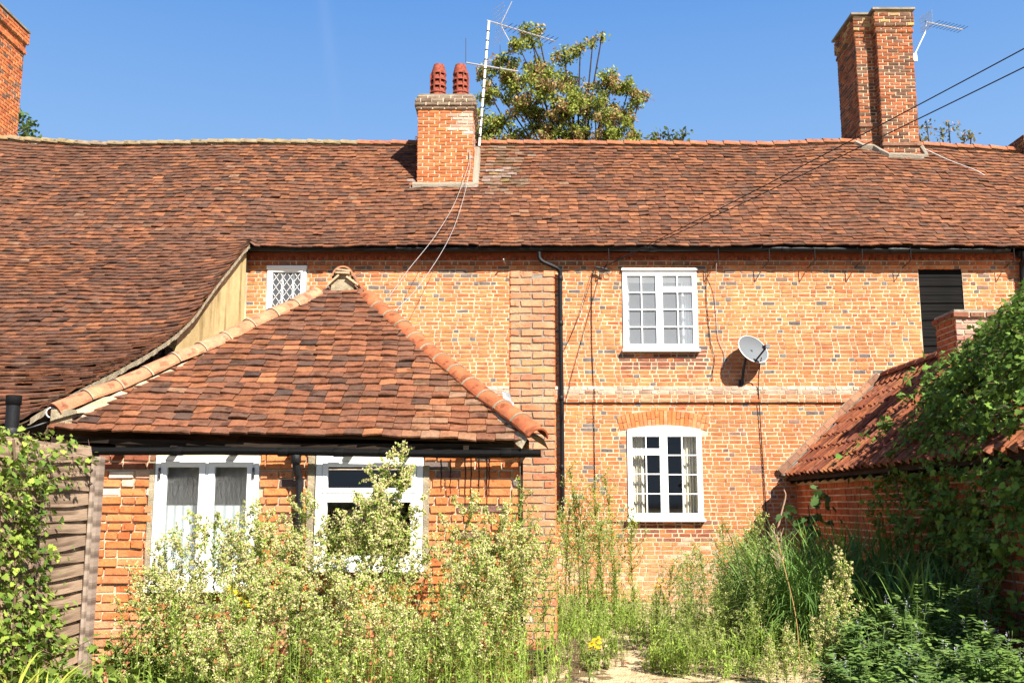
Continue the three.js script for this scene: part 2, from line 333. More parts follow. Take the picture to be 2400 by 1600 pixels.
// lumpy bedding strip along a line (cement fillets)
function fillet(gb, pts, w, h, up, r, col = WHITE) {
  const n = pts.length; let prev = null;
  for (let k = 0; k < n; k++) {
    const t = pts[Math.min(n - 1, k + 1)].clone().sub(pts[Math.max(0, k - 1)]).normalize(), s = t.clone().cross(up).normalize();
    const ww = w * (.75 + r() * .5), hh = h * (.8 + r() * .4), p = pts[k];
    const ring = [[-1, 0], [-.6, .8], [0, 1], [.6, .8], [1, 0]].map(([a, b]) => p.clone().addScaledVector(s, a * ww).addScaledVector(up, b * hh - (b === 0 ? .03 : 0)));
    if (prev) for (let j = 0; j < 4; j++) gb.quad(prev[j], ring[j], ring[j + 1], prev[j + 1], col, [k * .05, j * .05, k * .05 + .05, j * .05, k * .05 + .05, j * .05 + .05, k * .05, j * .05 + .05]);
    prev = ring;
  }
}
// leaves
function lance(gb, p, dir, up, len, w, col, droop = .3) {                    // narrow folded leaf: 4 faces
  const s = dir.clone().cross(up).normalize(), n = s.clone().cross(dir).normalize();
  const m = p.clone().addScaledVector(dir, len * .45).addScaledVector(n, len * .06), e = p.clone().addScaledVector(dir, len).addScaledVector(n, -len * droop);
  const l = m.clone().addScaledVector(s, -w).addScaledVector(n, w * .35), q = m.clone().addScaledVector(s, w).addScaledVector(n, w * .35), c2 = dim(col, .88);
  gb.tri(p, m, l, c2); gb.tri(p, q, m, col); gb.tri(l, m, e, c2); gb.tri(m, q, e, col);
}
const LOBES = [[0, 0], [.32, -.06], [.52, .22], [.34, .36], [.42, .62], [.18, .62], [0, 1], [-.18, .62], [-.42, .62], [-.34, .36], [-.52, .22], [-.32, -.06]];
const OVAL = [[0, 0], [.2, .15], [.3, .42], [.2, .75], [0, 1], [-.2, .75], [-.3, .42], [-.2, .15]];
const HEART = [[0, .06], [.2, -.06], [.42, .1], [.4, .42], [.16, .8], [0, 1], [-.16, .8], [-.4, .42], [-.42, .1], [-.2, -.06]];
function blade(gb, p, dir, up, len, shape, col, fold = .18) {                // broad leaf as a fan about its middle
  const s = dir.clone().cross(up).normalize(), n = s.clone().cross(dir).normalize();
  const P = ([a, b]) => p.clone().addScaledVector(s, a * len).addScaledVector(dir, b * len).addScaledVector(n, (Math.abs(a) * fold - b * b * .14) * len);
  const c0 = gb.v(P([0, .42]), .5, .42, col), k = shape.length, first = gb.p.length / 3;
  for (const q of shape) gb.v(P(q), q[0] + .5, q[1], q[0] > 0 ? col : dim(col, .93));
  for (let i = 0; i < k; i++) gb.i.push(c0, first + i, first + (i + 1) % k);
}
function strap(gb, p, az, len, w, lean, bend, col, r, seg = 6) {             // long grass blade arching over
  let a = lean, q = p.clone(); const h = V(Math.cos(az), 0, Math.sin(az)), side = V(-Math.sin(az), 0, Math.cos(az)); let pl = null, pr = null;
  for (let k = 0; k <= seg; k++) {
    const t = k / seg, ww = w * (k === seg ? .08 : Math.min(1, .6 + t * 1.2)) * (t > .6 ? 1 - (t - .6) * 1.6 : 1);
    const l = q.clone().addScaledVector(side, -ww), rr = q.clone().addScaledVector(side, ww);
    if (pl) gb.quad(pl, pr, rr, l, k % 2 ? col : dim(col, .95));
    pl = l; pr = rr; a += bend / seg * (.4 + t * 1.4); q = q.clone().addScaledVector(h, Math.sin(a) * len / seg).add(V(0, Math.cos(a) * len / seg, 0));
  }
}
const rdir = (r, up = 0) => { const z = lerp(-1, 1, r()), a = r() * 6.283, q = Math.sqrt(1 - z * z); return V(q * Math.cos(a), z + up, q * Math.sin(a)).normalize(); };
// ================================================================== SETTING
const R0 = rng(11);
{
  const g = new GB(), N = 90;                                               // one sheet, fine near the house, reaching to the horizon
  const xs = [-400, -120, -40], zs = [-400, -120, -45]; for (let i = 0; i <= N; i++) { xs.push(-16 + 32 * i / N); zs.push(-26 + 30 * i / N); } xs.push(40, 120, 400); zs.push(20, 60, 400);
  for (const z of zs) for (const x of xs) g.v(V(x, Math.abs(x) < 17 && z > -27 && z < 5 ? .05 * (fbm(x * .9, z * .9, 301) - .5) - .01 : -.03, z), x, -z, WHITE);
  for (let j = 0; j < zs.length - 1; j++) for (let i = 0; i < xs.length - 1; i++) { const a = j * xs.length + i, b = a + xs.length; g.i.push(a, b + 1, a + 1, a, b, b + 1); }
  const m = single('ground', g, M.ground, null, null, null, 'structure'); m.userData.label = 'pale dry earth of the garden';
}
// ================================================================== THE HOUSE
const house = thing('brick_house', 'long old orange brick house with a sweeping red clay tile roof', 'house', [0, 0, -16]);
const FW = frame(V(0, 0, -16), V(1, 0, 0), V(0, 0, 1));
const HOLES = { lead: [-4.04, -3.38, 4.22, 5.40], upper: [1.81, 3.04, 3.98, 5.35], lower: [1.84, 3.04, 1.27, 2.70], hatch: [6.70, 7.42, 3.92, 5.35] };
const ARC = { x: 2.44, y: .08, r0: 2.69, r1: 2.93 };
{
  const holes = Object.entries(HOLES).filter(([k]) => k !== 'lower').map(([, h]) => rect(...h));
  const low = [[1.84, 1.27], [3.04, 1.27]]; for (let k = 0; k <= 10; k++) { const x = 3.04 - 1.2 * k / 10; low.push([x, ARC.y + Math.sqrt(ARC.r0 ** 2 - (x - ARC.x) ** 2)]); }
  const wall = part(house, 'wall', core(FW, rect(-4.40, 10.3, -.2, 5.60), [...holes, low], .3), M.mortar);
  const r = rng(21);
  const cut = (free, a, b) => free.flatMap(([p, q]) => b <= p || a >= q ? [[p, q]] : [[p, a], [b, q]].filter(([x, y]) => y - x > .02));
  const spans = (v, k) => {
    let f = [[-4.36, 10.3]];
    for (const [a, b, c, d] of Object.values(HOLES)) if (v > c - .005 && v < d) f = cut(f, a - .006, b + .006);
    if (v > 2.62 && v < 3.02) { const q = ARC.r1 ** 2 - (v - ARC.y) ** 2; if (q > 0) f = cut(f, ARC.x - Math.min(.70, Math.sqrt(q)) - .01, ARC.x + Math.min(.70, Math.sqrt(q)) + .01); }
    if (v > 5.40 && v < 5.60) f = cut(f, 0, 0);
    return f;
  };
  const CO = .0667, list = courses({ u0: -4.36, u1: 10.3, v0: -.134, v1: 5.54, course: CO, stretcher: .184, header: .087, joint: .0115, r, spans });
  const k0 = 2, isBand = k => k - k0 >= 47 && k - k0 <= 50, isTop = k => k - k0 >= 81;
  const colour = ([a, b, v0, v1, k], r) => {
    const u = (a + b) / 2, v = (v0 + v1) / 2, p = fbm(u * .7, v * .9, 401), q = fbm(u * 2.2, v * 2.2, 405);
    let c = oldBrick(r, b - a < .12 ? .09 : .03, .16 + .45 * clamp((p - .45) * 3));
    if (isBand(k)) { c = k - k0 >= 49 ? mixc(dim(BR.brown, 1.3), [.62, .54, .46], (k - k0 === 50 ? .35 : 0) + r() * .6) : mixc(BR.red, BR.pink, r()); }
    if (v > 5.0 && r() < .16) c = mixc(BR.blue, BR.brown, r());
    if (isTop(k)) c = mixc(BR.red, BR.brown, r());
    if (u > 1.75 && u < 3.15 && ((v > 3.68 && v < 3.97) || (v > .95 && v < 1.26)) && r() < .75) c = mixc(BR.deep, BR.brown, r());
    if (v < 1.05) { c = mixc(c, BR.pink, clamp((1.05 - v) * 1.2) * .8); if (q > .52 && r() < .5) c = mixc(c, [.66, .50, .40], .5); }
    if (u > 3.1 && v < 2.9 && v > 1.0) c = mixc(c, BR.red, .18 + .3 * q);
    return dim(c, .80 + .42 * fbm(u * 1.3, v * .8, 409));
  };
  layBricks(wall, FW, list, colour, { most: 278, r, seen: ([a, b, v0, v1, k]) => v0 > 1.5 && v1 < 5.3 && ((a > .85 && b < 4.6) || (a > 4.6 && b < 6.6 && v0 > 3.0)) && hash2(Math.round(a * 97), k, 5) < .62 ? 1 : 0,
    proud: ([a, b, v0, v1, k], r) => isBand(k) ? .045 : isTop(k) ? .055 : .004, rough: .0045 });
  // mortar behind the projecting courses
  const sc = new GB(); sc.box(V(2.94, 3.267, -15.983), 7.36, .131, .021); part(house, 'string_course', sc, M.mortar);
  const cc = new GB(); cc.box(V(2.94, 5.445, -15.98), 7.36, .03, .024); part(house, 'cornice', cc, M.mortar); part(house, 'eaves_course', new GB().box(V(2.94, 5.57, -15.985), 7.36, .04, .05, BR.deep), M.brick);  // eaves course in dark red-brown, shade below the gutter put into its colour
  const dt = new GB(), q45 = new THREE.Quaternion().setFromAxisAngle(V(0, 1, 0), Math.PI / 4);
  for (let x = -4.3; x < 10.2; x += .115) dt.box(V(x, 5.52, -15.955), .038, .03, .038, dim(BR.deep, .7 + r() * .5), q45);  // dentils kept dark: eaves shade painted into the brick colour
  part(house, 'dentil_course', dt, M.brick, STUFF);
  // the brick arch over the ground floor window
  const n = 22, half = .262;
  for (let i = 0; i < n; i++) {
    const a0 = -half + 2 * half * i / n, a1 = -half + 2 * half * (i + 1) / n, am = (a0 + a1) / 2, split = r() < .6 ? .4 + r() * .25 : 0;
    const pieces = split ? [[0, split], [split, 1]] : [[0, 1]];
    for (const [p, q] of pieces) {
      const ra = lerp(ARC.r0, ARC.r1, p) + .005, rb = lerp(ARC.r0, ARC.r1, q) - .005, g = new GB(), c = dim(mixc(BR.orange, BR.pink, r() * .6), .9 + r() * .25), jn = .0016;
      const P = (a, rr, z) => V(ARC.x + Math.sin(a) * rr, ARC.y + Math.cos(a) * rr, z), z = -15.992 + r() * .006, ty = r() * 6;
      const f = [P(a0 + jn, ra, z), P(a1 - jn, ra, z), P(a1 - jn, rb, z), P(a0 + jn, rb, z)], bk = [P(a0 + .0005, ra - .003, -16.016), P(a1 - .0005, ra - .003, -16.016), P(a1 - .0005, rb + .003, -16.016), P(a0 + .0005, rb + .003, -16.016)];
      g.quad(...f, c, [ty, ty, ty + .05, ty, ty + .05, ty + .2, ty, ty + .2]);
      for (let k = 0; k < 4; k++) g.quad(bk[k], bk[(k + 1) % 4], f[(k + 1) % 4], f[k], c, [ty, ty, ty + .05, ty, ty + .05, ty + .02, ty, ty + .02]);
      part(wall, 'arch_brick', g, M.brick);
    }
  }
  // walls behind: rooms, gables and rear
  const inn = new GB();
  inn.box(V(2.9, 2.86, -18.75), 7.25, .07, 2.42); inn.box(V(2.9, 5.66, -18.75), 7.25, .05, 2.42); inn.box(V(2.9, .02, -18.75), 7.25, .06, 2.42);
  part(house, 'floor', inn, M.innerdark);
  const pt = new GB(); for (const x of [.9, 4.7]) pt.box(V(x, 2.8, -18.75), .06, 2.74, 2.42); part(house, 'partition', pt, M.inner);
  const FB = frame(V(0, 0, -21.3), V(1, 0, 0), V(0, 0, 1)); part(house, 'rear_wall', core(FB, rect(-11.5, 10.3, -.2, 5.62), [], .25), M.inner);
  for (const [x, w] of [[10.15, .3], [-11.5, .3]]) { const s = frame(V(x, 0, 0), V(0, 0, -1), V(1, 0, 0)); part(house, 'gable_wall', core(s, x > 0 ? [[16.31, -.2], [21.04, -.2], [21.04, 5.6], [18.6, 8.15], [16.31, 5.9]] : [[10, -.2], [21.04, -.2], [21.04, 5.6], [18.6, 8.2], [15.9, 5.4], [13, 3.4], [10, 2.2]], [], w), M.mortar); }
}
// ---- windows
{
  const x0 = 1.81, w = 1.23, X = f => x0 + w * f, up = makeWindow(house, 1.815, 3.035, 4.0, 5.31, -15.975, [
    [X(.03), X(.478), 4.045, 5.265, 2, 4], [X(.502), X(.965), 5.0, 5.265, 2, 1], [X(.502), X(.965), 4.045, 4.985, 2, 3]], { pane: M.skypane, rail: .042 });
  part(up, 'drip_board', new GB().box(V(2.425, 5.331, -15.975), .622, .017, .03), M.white);
  const y1 = 2.66; const lo = makeWindow(house, 1.845, 3.035, 1.29, y1, -15.975, [
    [X(.055), X(.485), 2.35, y1 - .03, 2, 1], [X(.055), X(.485), 1.335, 2.335, 2, 3], [X(.512), X(.965), 1.335, y1 - .03, 2, 4]], { rail: .046 });
  const s = new THREE.Shape(); s.moveTo(1.85, y1 + .002); s.lineTo(3.03, y1 + .002);
  for (let k = 0; k <= 12; k++) { const x = 3.03 - 1.18 * k / 12; s.lineTo(x, ARC.y + Math.sqrt((ARC.r0 - .004) ** 2 - (x - ARC.x) ** 2)); }
  const hb = new THREE.ExtrudeGeometry(s, { depth: .06, bevelEnabled: false }); hb.translate(0, 0, -16.03); part(lo, 'head_board', hb, M.white);
  // small leaded window under the eaves
  const lw = part(house, 'window', board(-4.03, -3.39, 4.23, 5.34, [[-3.945, -3.48, 4.30, 5.29]], -15.98, .07), M.white);
  lw.userData.label = 'small leaded window with diamond panes';
  part(lw, 'head_board', new GB().box(V(-3.71, 5.368, -15.985), .33, .028, .03), M.white);
  const pg = new THREE.PlaneGeometry(.49, 1.01); pg.translate(-3.7125, 4.795, -16.012); part(lw, 'pane', pg, M.darkpane);
  const ld = new GB(), dx = .1165, dy = .165, xa = -3.945, xb = -3.48, ya = 4.30, yb = 5.29;
  for (const sg of [1, -1]) for (let k = -14; k < 18; k++) {                 // lead cames in a lattice, cut at the frame
    const pts = []; const f = x => ya + (sg * (x - xa) / dx + k) * dy;
    for (const x of [xa, xb]) pts.push([x, f(x)]);
    let [[p, q], [s2, t]] = pts; const at = y => xa + ((y - ya) / dy - k) * dx / sg;
    const cl = (x, y) => y > yb ? [at(yb), yb] : y < ya ? [at(ya), ya] : [x, y];
    if (Math.max(q, t) <= ya || Math.min(q, t) >= yb) continue; [p, q] = cl(p, q); [s2, t] = cl(s2, t);
    const m = V((p + s2) / 2, (q + t) / 2, -16.007), L = Math.hypot(s2 - p, t - q); if (L < .02) continue;
    ld.box(m, L / 2, .0055, .003, WHITE, new THREE.Quaternion().setFromAxisAngle(V(0, 0, 1), Math.atan2(t - q, s2 - p)));
  }
  part(lw, 'lead_lattice', ld, M.galv);
  const bars = new GB(); for (const x of [-3.80, -3.62]) bars.box(V(x, 4.8, -16.09), .017, .5, .014); part(lw, 'inner_bar', bars, M.white);
  // black boarded hatch
  const hatch = part(house, 'hatch', new GB().box(V(7.06, 4.635, -16.1), .36, .715, .03), M.blackwood); hatch.userData.label = 'hatch of black lapped boards';
  const r = rng(33), n = 10;
  for (let k = 0; k < n; k++) {
    const y = 3.925 + 1.425 * (k + .5) / n, g = new GB(), q = new THREE.Quaternion().setFromEuler(new THREE.Euler(-.09, 0, (r() - .5) * .02));
    g.box(V(7.06 + (r() - .5) * .01, y + (r() - .5) * .012, -16.035 + r() * .012), .356, .076 - r() * .006, .011, WHITE, q, 1); part(hatch, 'board', g, M.blackwood);
  }
  part(hatch, 'sill_brick', new GB().box(V(7.06, 3.895, -15.985), .36, .022, .03, BR.deep), M.brick);
}
function curtain(x0, x1, y0, y1, z, waves, mat, label, seed, group) { single('curtain', wavySheet(x0, x1, y0, y1, z, .022, waves, seed), mat, label, 'curtain', group); }
curtain(1.90, 2.13, 1.3, 2.66, -16.14, 5, M.curtain, 'cream curtain at the left of the ground floor casement window', 1);
curtain(2.74, 3.02, 1.3, 2.66, -16.14, 5, M.curtain, 'beige curtain at the right of the ground floor casement window', 2);
curtain(2.80, 3.02, 4.05, 5.3, -16.14, 4, M.net, 'pale curtain at the right of the upper casement window', 3);
curtain(1.84, 1.94, 4.05, 5.3, -16.14, 2, M.net, 'sliver of pale curtain at the left of the upper casement window', 4);
single('roller_blind', new GB().box(V(2.42, 5.22, -16.11), .58, .085, .004), M.net, 'pale half-rolled blind at the top of the upper casement window', 'blind');

// ---- main roof surface: x along the ridge, s down the slope from the ridge
const RIDGE = [[-12, 8.6], [-10.03, 8.58], [-9.19, 8.52], [-8.1, 8.45], [-6.68, 8.48], [-5.35, 8.5], [-2.09, 8.47], [.42, 8.48], [3.34, 8.46], [5.01, 8.45], [6.35, 8.51], [8.18, 8.44], [8.85, 8.39], [10.01, 8.33], [12, 8.3]];
const ridgeY = x => { let k = 0; while (k < RIDGE.length - 2 && x > RIDGE[k + 1][0]) k++; const a = RIDGE[k], b = RIDGE[k + 1]; return lerp(a[1], b[1], sm(clamp((x - a[0]) / (b[0] - a[0])))); };
const PROFILE = (() => {
  const c = new THREE.CatmullRomCurve3([[18.6, 8.48], [17.2, 7.08], [15.8, 5.70], [13.93, 4.45], [12.9, 3.76], [11.72, 3.22], [10.86, 2.89], [9.35, 2.36], [8.72, 2.12]].map(([d, y]) => V(d, y, 0)), false, 'catmullrom', .5).getPoints(400);
  const out = []; let s = 0; c.forEach((p, i) => { if (i) s += p.distanceTo(c[i - 1]); out.push([s, p.x, p.y]); }); return out;
})();
const sAt = d => { for (const [s, dd] of PROFILE) if (dd <= d) return s; return PROFILE[PROFILE.length - 1][0]; };
const EAVE_S = sAt(15.72), END_S = PROFILE[PROFILE.length - 1][0];
function profile(s) { if (s <= 0) return [18.6 - s * .707, 8.48 - s * .707 * .2]; const n = PROFILE.length - 1; let lo = 0, hi = n; if (s >= END_S) return PROFILE[n].slice(1); while (hi - lo > 1) { const m = (lo + hi) >> 1; PROFILE[m][0] < s ? lo = m : hi = m; } const a = PROFILE[lo], b = PROFILE[hi], t = (s - a[0]) / (b[0] - a[0]); return [lerp(a[1], b[1], t), lerp(a[2], b[2], t)]; }
const VERGE = -4.27;
function RoofS(x, s) {
  const [d, y] = profile(s), k = clamp(1 - s / 4.2);
  let h = y + (ridgeY(x) - 8.48) * k + .07 * (fbm(x * .32 + 9, s * .35, 501, 0, 3) - .5) * clamp(s * 1.5) + .035 * (fbm(x * 1.1, s * .8, 505, 0, 2) - .5) * clamp(s * 2);
  if (s > EAVE_S - .4 && x < VERGE + .02) h += .10 * Math.exp((x - VERGE) / .28) * clamp((s - EAVE_S + .4) / .8);   // the verge kicks up
  if (x >= VERGE && s > EAVE_S - .5) h += .03 * clamp((s - EAVE_S + .5) / .5);
  return V(x, h, -d);
}
RoofS.normal = (x, s) => { const [d0, y0] = profile(s - .06), [d1, y1] = profile(s + .06); const t = V(0, y1 - y0, d0 - d1).normalize(); return V(0, t.z, -t.y).normalize().multiplyScalar(t.z > 0 ? 1 : -1); };
{
  const g = new GB(), add = (x0, x1, s0, s1, nx, ns) => { const b = g.p.length / 3; for (let j = 0; j <= ns; j++) for (let i = 0; i <= nx; i++) { const x = lerp(x0, x1, i / nx), s = lerp(s0, s1, j / ns); g.v(RoofS(x, s).addScaledVector(RoofS.normal(x, s), -.03), x, s, WHITE); } for (let j = 0; j < ns; j++) for (let i = 0; i < nx; i++) { const a = b + j * (nx + 1) + i, c = a + nx + 1; g.i.push(a, c, c + 1, a, c + 1, a + 1); } };
  add(-11.8, 10.35, 0, EAVE_S - .02, 90, 30); add(-11.8, VERGE, EAVE_S - .02, END_S - .02, 40, 40);
  { const b = g.p.length / 3; for (let i = 0; i <= 60; i++) { const x = lerp(-11.8, 10.35, i / 60); g.v(V(x, ridgeY(x) - .03, -18.6), x, 0, WHITE); g.v(V(x, 5.5, -21.7), x, 4, WHITE); } for (let i = 0; i < 60; i++) { const a = b + 2 * i; g.i.push(a, a + 2, a + 3, a, a + 3, a + 1); } }
  const roof = part(house, 'roof', g, M.deck), r = rng(41), rows = [];
  let s = .12, gauge = .128;
  while (s < END_S + .03) { if (s > EAVE_S + .02) gauge = lerp(.135, .185, clamp((s - EAVE_S) / (END_S - EAVE_S))); rows.push({ s, x0: -11.8, x1: s < EAVE_S + .02 ? 10.35 : VERGE + .01 }); s += gauge; }
  const chim = (x, s) => (x > -1.72 && x < -.74 && s > .3 && s < 1.66) || (x > 6.85 && x < 7.84 && s < .4);
  roofTiles(roof, RoofS, rows, { tile: .172, r, most: 300, skip: (x, s) => chim(x, s),
    size: ([a, b, s]) => a > -5.4 && s > EAVE_S + .8 && s < END_S - .4 ? (b - a) * s : a > -4.9 && s > EAVE_S + .2 ? .1 : 0,
    colour: ([a, b, s], r) => {
      const x = (a + b) / 2, p = fbm(x * .55, s * .7, 601), q = fbm(x * 1.9, s * 1.9, 607), k = r();
      let c = k < .30 ? TL.orange : k < .62 ? TL.red : k < .86 ? TL.brown : k < .95 ? TL.dark : k < .975 ? TL.black : TL.pale;
      const left = clamp((-x - 2) / 4); if (left > 0 && r() < .30 * left + .5 * clamp((p - .52) * 6) * left) c = r() < .5 ? TL.dark : TL.black;
      if (p > .58 && r() < .45) c = TL.brown; if (q > .66 && r() < .4) c = TL.dark; if (q < .34 && r() < .5) c = TL.orange;
      if (x > 2 && k > .975) c = TL.dark;
      if (x > -.75 && x < .45 && s < 2.3) { const m = clamp(1 - Math.abs(x + .15) / .6) * clamp((2.3 - s) * 2); if (r() < m * 1.1) c = mixc(TL.moss, [.24, .21, .16], r()); if (x > -.5 && x < .1 && s > 1.05 && s < 1.7 && r() < .6) c = r() < .15 ? [.30, .25, .10] : [.42, .40, .36]; }
      if (x > -1.9 && x < -.7 && s > 1.64 && s < 1.95 && r() < .7) c = [.42, .37, .33];
      return dim(mixc(c, mixc(TL.red, TL.brown, .6), .38 + r() * .3), (.86 + r() * .3) * (.86 + .3 * fbm(x * .8, s * 2.4, 611)));
    } });
  // ridge tiles
  for (let x = -11.8; x < 10.3; x += .325) {
    if (x > -1.85 && x < -.72 && false) continue;
    const gb = new GB(), xe = Math.min(10.35, x + .34), old = x < -3.2; const c = old ? mixc([.27, .22, .16], [.31, .25, .13], r()) : mixc([.44, .17, .085], [.33, .15, .09], r());
    const y0 = ridgeY(x) - .03 + r() * .012, y1 = ridgeY(xe) - .045 + r() * .012; halfRound(gb, V(x, y0, -18.6), V(xe, y1, -18.6), V(0, 1, 0), .115, .108, c, r, 10, .014, 2.6);
    part(roof, 'ridge_tile', gb, M.hip);
  }
  const rm = new GB(); for (let x = -11.8; x < 10.2; x += .22) { const a = V(x, ridgeY(x) - .06, -18.6), b = V(x + .22, ridgeY(x + .22) - .06, -18.6), d0 = .125 + r() * .02, h0 = .13 + r() * .025; rm.quad(a.clone().add(V(0, -h0 + .06, d0 - .02)), b.clone().add(V(0, -h0 + .06, d0 - .02)), b.clone().add(V(0, .06, .05)), a.clone().add(V(0, .06, .05)), WHITE, [x, 0, x + .22, 0, x + .22, .1, x, .1]); }
  part(roof, 'ridge_bedding', rm, M.cement);
  // cement along the verge, over the undercloak
  const vm = new GB(); const pts = []; for (let s2 = EAVE_S - .05; s2 < END_S; s2 += .09) pts.push(RoofS(VERGE, s2).addScaledVector(RoofS.normal(VERGE, s2), -.012).add(V(.005, 0, 0)));
  for (let k = 0; k < pts.length - 1; k++) { const A = pts[k], B = pts[k + 1], h = .055 + r() * .015, o = .012 * r(); const D = V(0, -h, 0); const col = WHITE; const a2 = A.clone().add(V(-.10, 0, 0)), b2 = B.clone().add(V(-.10, 0, 0)); vm.quad(A.clone().add(D), B.clone().add(D), B, A, col, [k * .09, 0, k * .09 + .09, 0, k * .09 + .09, .06, k * .09, .06]); vm.quad(a2.clone().add(D), b2.clone().add(D), B.clone().add(D), A.clone().add(D), col); }
  part(roof, 'verge_mortar', vm, M.cement);
}
// ---- side wall under the long roof slope: plaster, then black boarding
{
  const FS = frame(V(-4.345, 0, 0), V(0, 0, -1), V(1, 0, 0)), top = d => RoofS(VERGE - .05, sAt(d)).y - .055, P = [], B = [];
  for (let d = 12.72; d <= 15.98; d += .163) P.push([d, top(d)]);
  const cheek = part(house, 'plaster_wall', core(FS, [[12.72, 1.2], [15.98, 1.2], ...P.slice().reverse()], [], .2, 0), M.plaster); cheek.userData.label = 'stained yellow plaster side wall under the sweeping roof';
  const uv = cheek.geometry.attributes.uv; for (let i = 0; i < uv.count; i++) uv.setXY(i, uv.getX(i) * .3, uv.getY(i) * .3);
  for (let d = 9.7; d <= 12.7; d += .15) B.push([d, top(d)]);
  const bw = part(house, 'boarded_wall', core(FS, [[9.7, 1.2], [12.7, 1.2], ...B.slice().reverse()], [], .12, -.06), M.blackwood);
  for (let k = 0; k < 9; k++) { const y = 2.25 + k * .165; let d0 = 12.7; for (let d = 9.7; d < 12.7; d += .1) if (top(d) > y + .09) { d0 = d; break; } if (12.7 - d0 > .2) part(bw, 'board', new GB().box(V(-4.39, y, -(12.69 + d0) / 2), .011, .088, (12.69 - d0) / 2, WHITE, new THREE.Quaternion().setFromAxisAngle(V(0, 0, 1), .08)), M.blackwood); }
}
// ---- gutter, brackets and rainwater pipes
{
  const g = new GB(), pts = []; for (let x = -4.28; x <= 8.5; x += .4) pts.push(V(x, 5.635 + .012 * Math.sin(x * .7) - .002 * x, -15.775));
  g.tube(pts, .058, 10, WHITE, true); const gut = part(house, 'gutter', g, M.black);
  for (const x of [-3.55, -1.7, -.55, .44, 2.3, 4.45, 6.2, 7.9]) part(gut, 'joint', new GB().tube([V(x - .06, 5.632 + .012 * Math.sin(x * .7) - .002 * x, -15.775), V(x + .06, 5.632 + .012 * Math.sin(x * .7) - .002 * x, -15.775)], .064, 10, WHITE, true), M.black);
  for (const x of [1.57, 3.35, 4.18, 4.92, 5.69, 6.48, 8.16]) part(gut, 'bracket', new GB().tube([V(x, 5.62, -15.71), V(x, 5.44, -15.72), V(x - .01, 5.41, -15.74), V(x - .04, 5.36, -15.99)], .008, 5, WHITE, true), M.darkmetal);
  const dp = part(house, 'downpipe', new GB().tube(curve([[.44, 5.60, -15.775], [.445, 5.48, -15.775], [.50, 5.42, -15.79], [.72, 5.34, -15.88], [.785, 5.28, -15.92], [.79, 5.15, -15.925], [.79, 4.4, -15.925], [.80, 3, -15.925], [.80, 1.55, -15.925], [.79, 1.42, -15.92], [.72, 1.34, -15.86], [.62, 1.30, -15.82]], 60, .3), .035, 10, WHITE, true), M.black);
  for (const y of [5.17, 4.42, 3.2, 2.1]) part(dp, 'collar', new GB().tube([V(.795, y - .035, -15.925), V(.795, y + .035, -15.925)], .042, 10, WHITE, true), M.black);
  const d2 = part(house, 'downpipe', new GB().tube(curve([[8.35, 5.60, -15.78], [8.36, 5.45, -15.80], [8.38, 5.2, -15.92], [8.38, 2.5, -15.925], [8.38, .1, -15.925]], 30, .3), .05, 10, WHITE, true), M.black);
  part(d2, 'hopper', new GB().tube([V(8.35, 5.5, -15.85), V(8.35, 5.6, -15.85)], t => .06 + .04 * t, 10, WHITE, true), M.black);
  part(house, 'overflow_pipe', new GB().tube([V(-.12, 5.44, -16.02), V(-.14, 5.46, -15.8)], .012, 8, WHITE, true), M.galv);
}
// ---- chimneys
function stack(parent, x0, x1, d0, d1, y0, y1, { course = .068, colour, seed, cap = [[.025, 1], [.05, 2]], plinth = 0, sides = ['front', 'left', 'right'] }) {
  const r = rng(seed), g = new GB(); g.box(V((x0 + x1) / 2, (y0 + y1) / 2, -(d0 + d1) / 2), (x1 - x0) / 2 - .004, (y1 - y0) / 2 - .01, (d1 - d0) / 2 - .004);
  const nTop = cap.reduce((a, c) => a + c[1], 0), n = Math.floor((y1 - y0) / course), out = k => { let q = n - nTop; if (k < q) return plinth && k < plinth.n ? plinth.out : 0; for (const [o, c] of cap) { if (k < q + c) return o; q += c; } return cap[cap.length - 1][0]; };
  for (const [o, c] of [[0, 0]]) for (let k = 0; k < n; k++) if (out(k) > 0) g.box(V((x0 + x1) / 2, y0 + (k + .5) * course, -(d0 + d1) / 2), (x1 - x0) / 2 + out(k) - .006, course / 2 - .002, (d1 - d0) / 2 + out(k) - .006);
  const st = part(parent, 'chimney', g, M.mortar);
  const faces = { front: [frame(V(x0, y0, -d0), V(1, 0, 0), V(0, 0, 1)), x1 - x0], right: [frame(V(x1, y0, -d0), V(0, 0, -1), V(1, 0, 0)), d1 - d0], left: [frame(V(x0, y0, -d1), V(0, 0, 1), V(-1, 0, 0)), d1 - d0] };
  const gb = new GB();
  for (const s of sides) {
    const [F, w] = faces[s];
    for (let k = 0; k < n; k++) {
      const o = out(k), list = courses({ u0: -o, u1: w + o, v0: k * course, v1: (k + 1) * course, course, stretcher: .2, header: .095, joint: .011, bond: 'stretcher', r });
      let x = -o - (k % 2) * .1; while (x < w + o) { const ww = .2 * (.95 + r() * .1), a = Math.max(x, -o), b = Math.min(x + ww, w + o); if (b - a > .03) brick(gb, F, a + (a > -o ? .005 : 0), b - (b < w + o ? .005 : 0), k * course + .005, (k + 1) * course - .005, o + .006 + (r() - .5) * .006, colour((F.O.x + a), y0 + k * course, k / n, r, s), r, .012); x += ww + .008; }
    }
  }
  part(st, 'brickwork', gb, M.brick, STUFF);
  return [st, r];
}
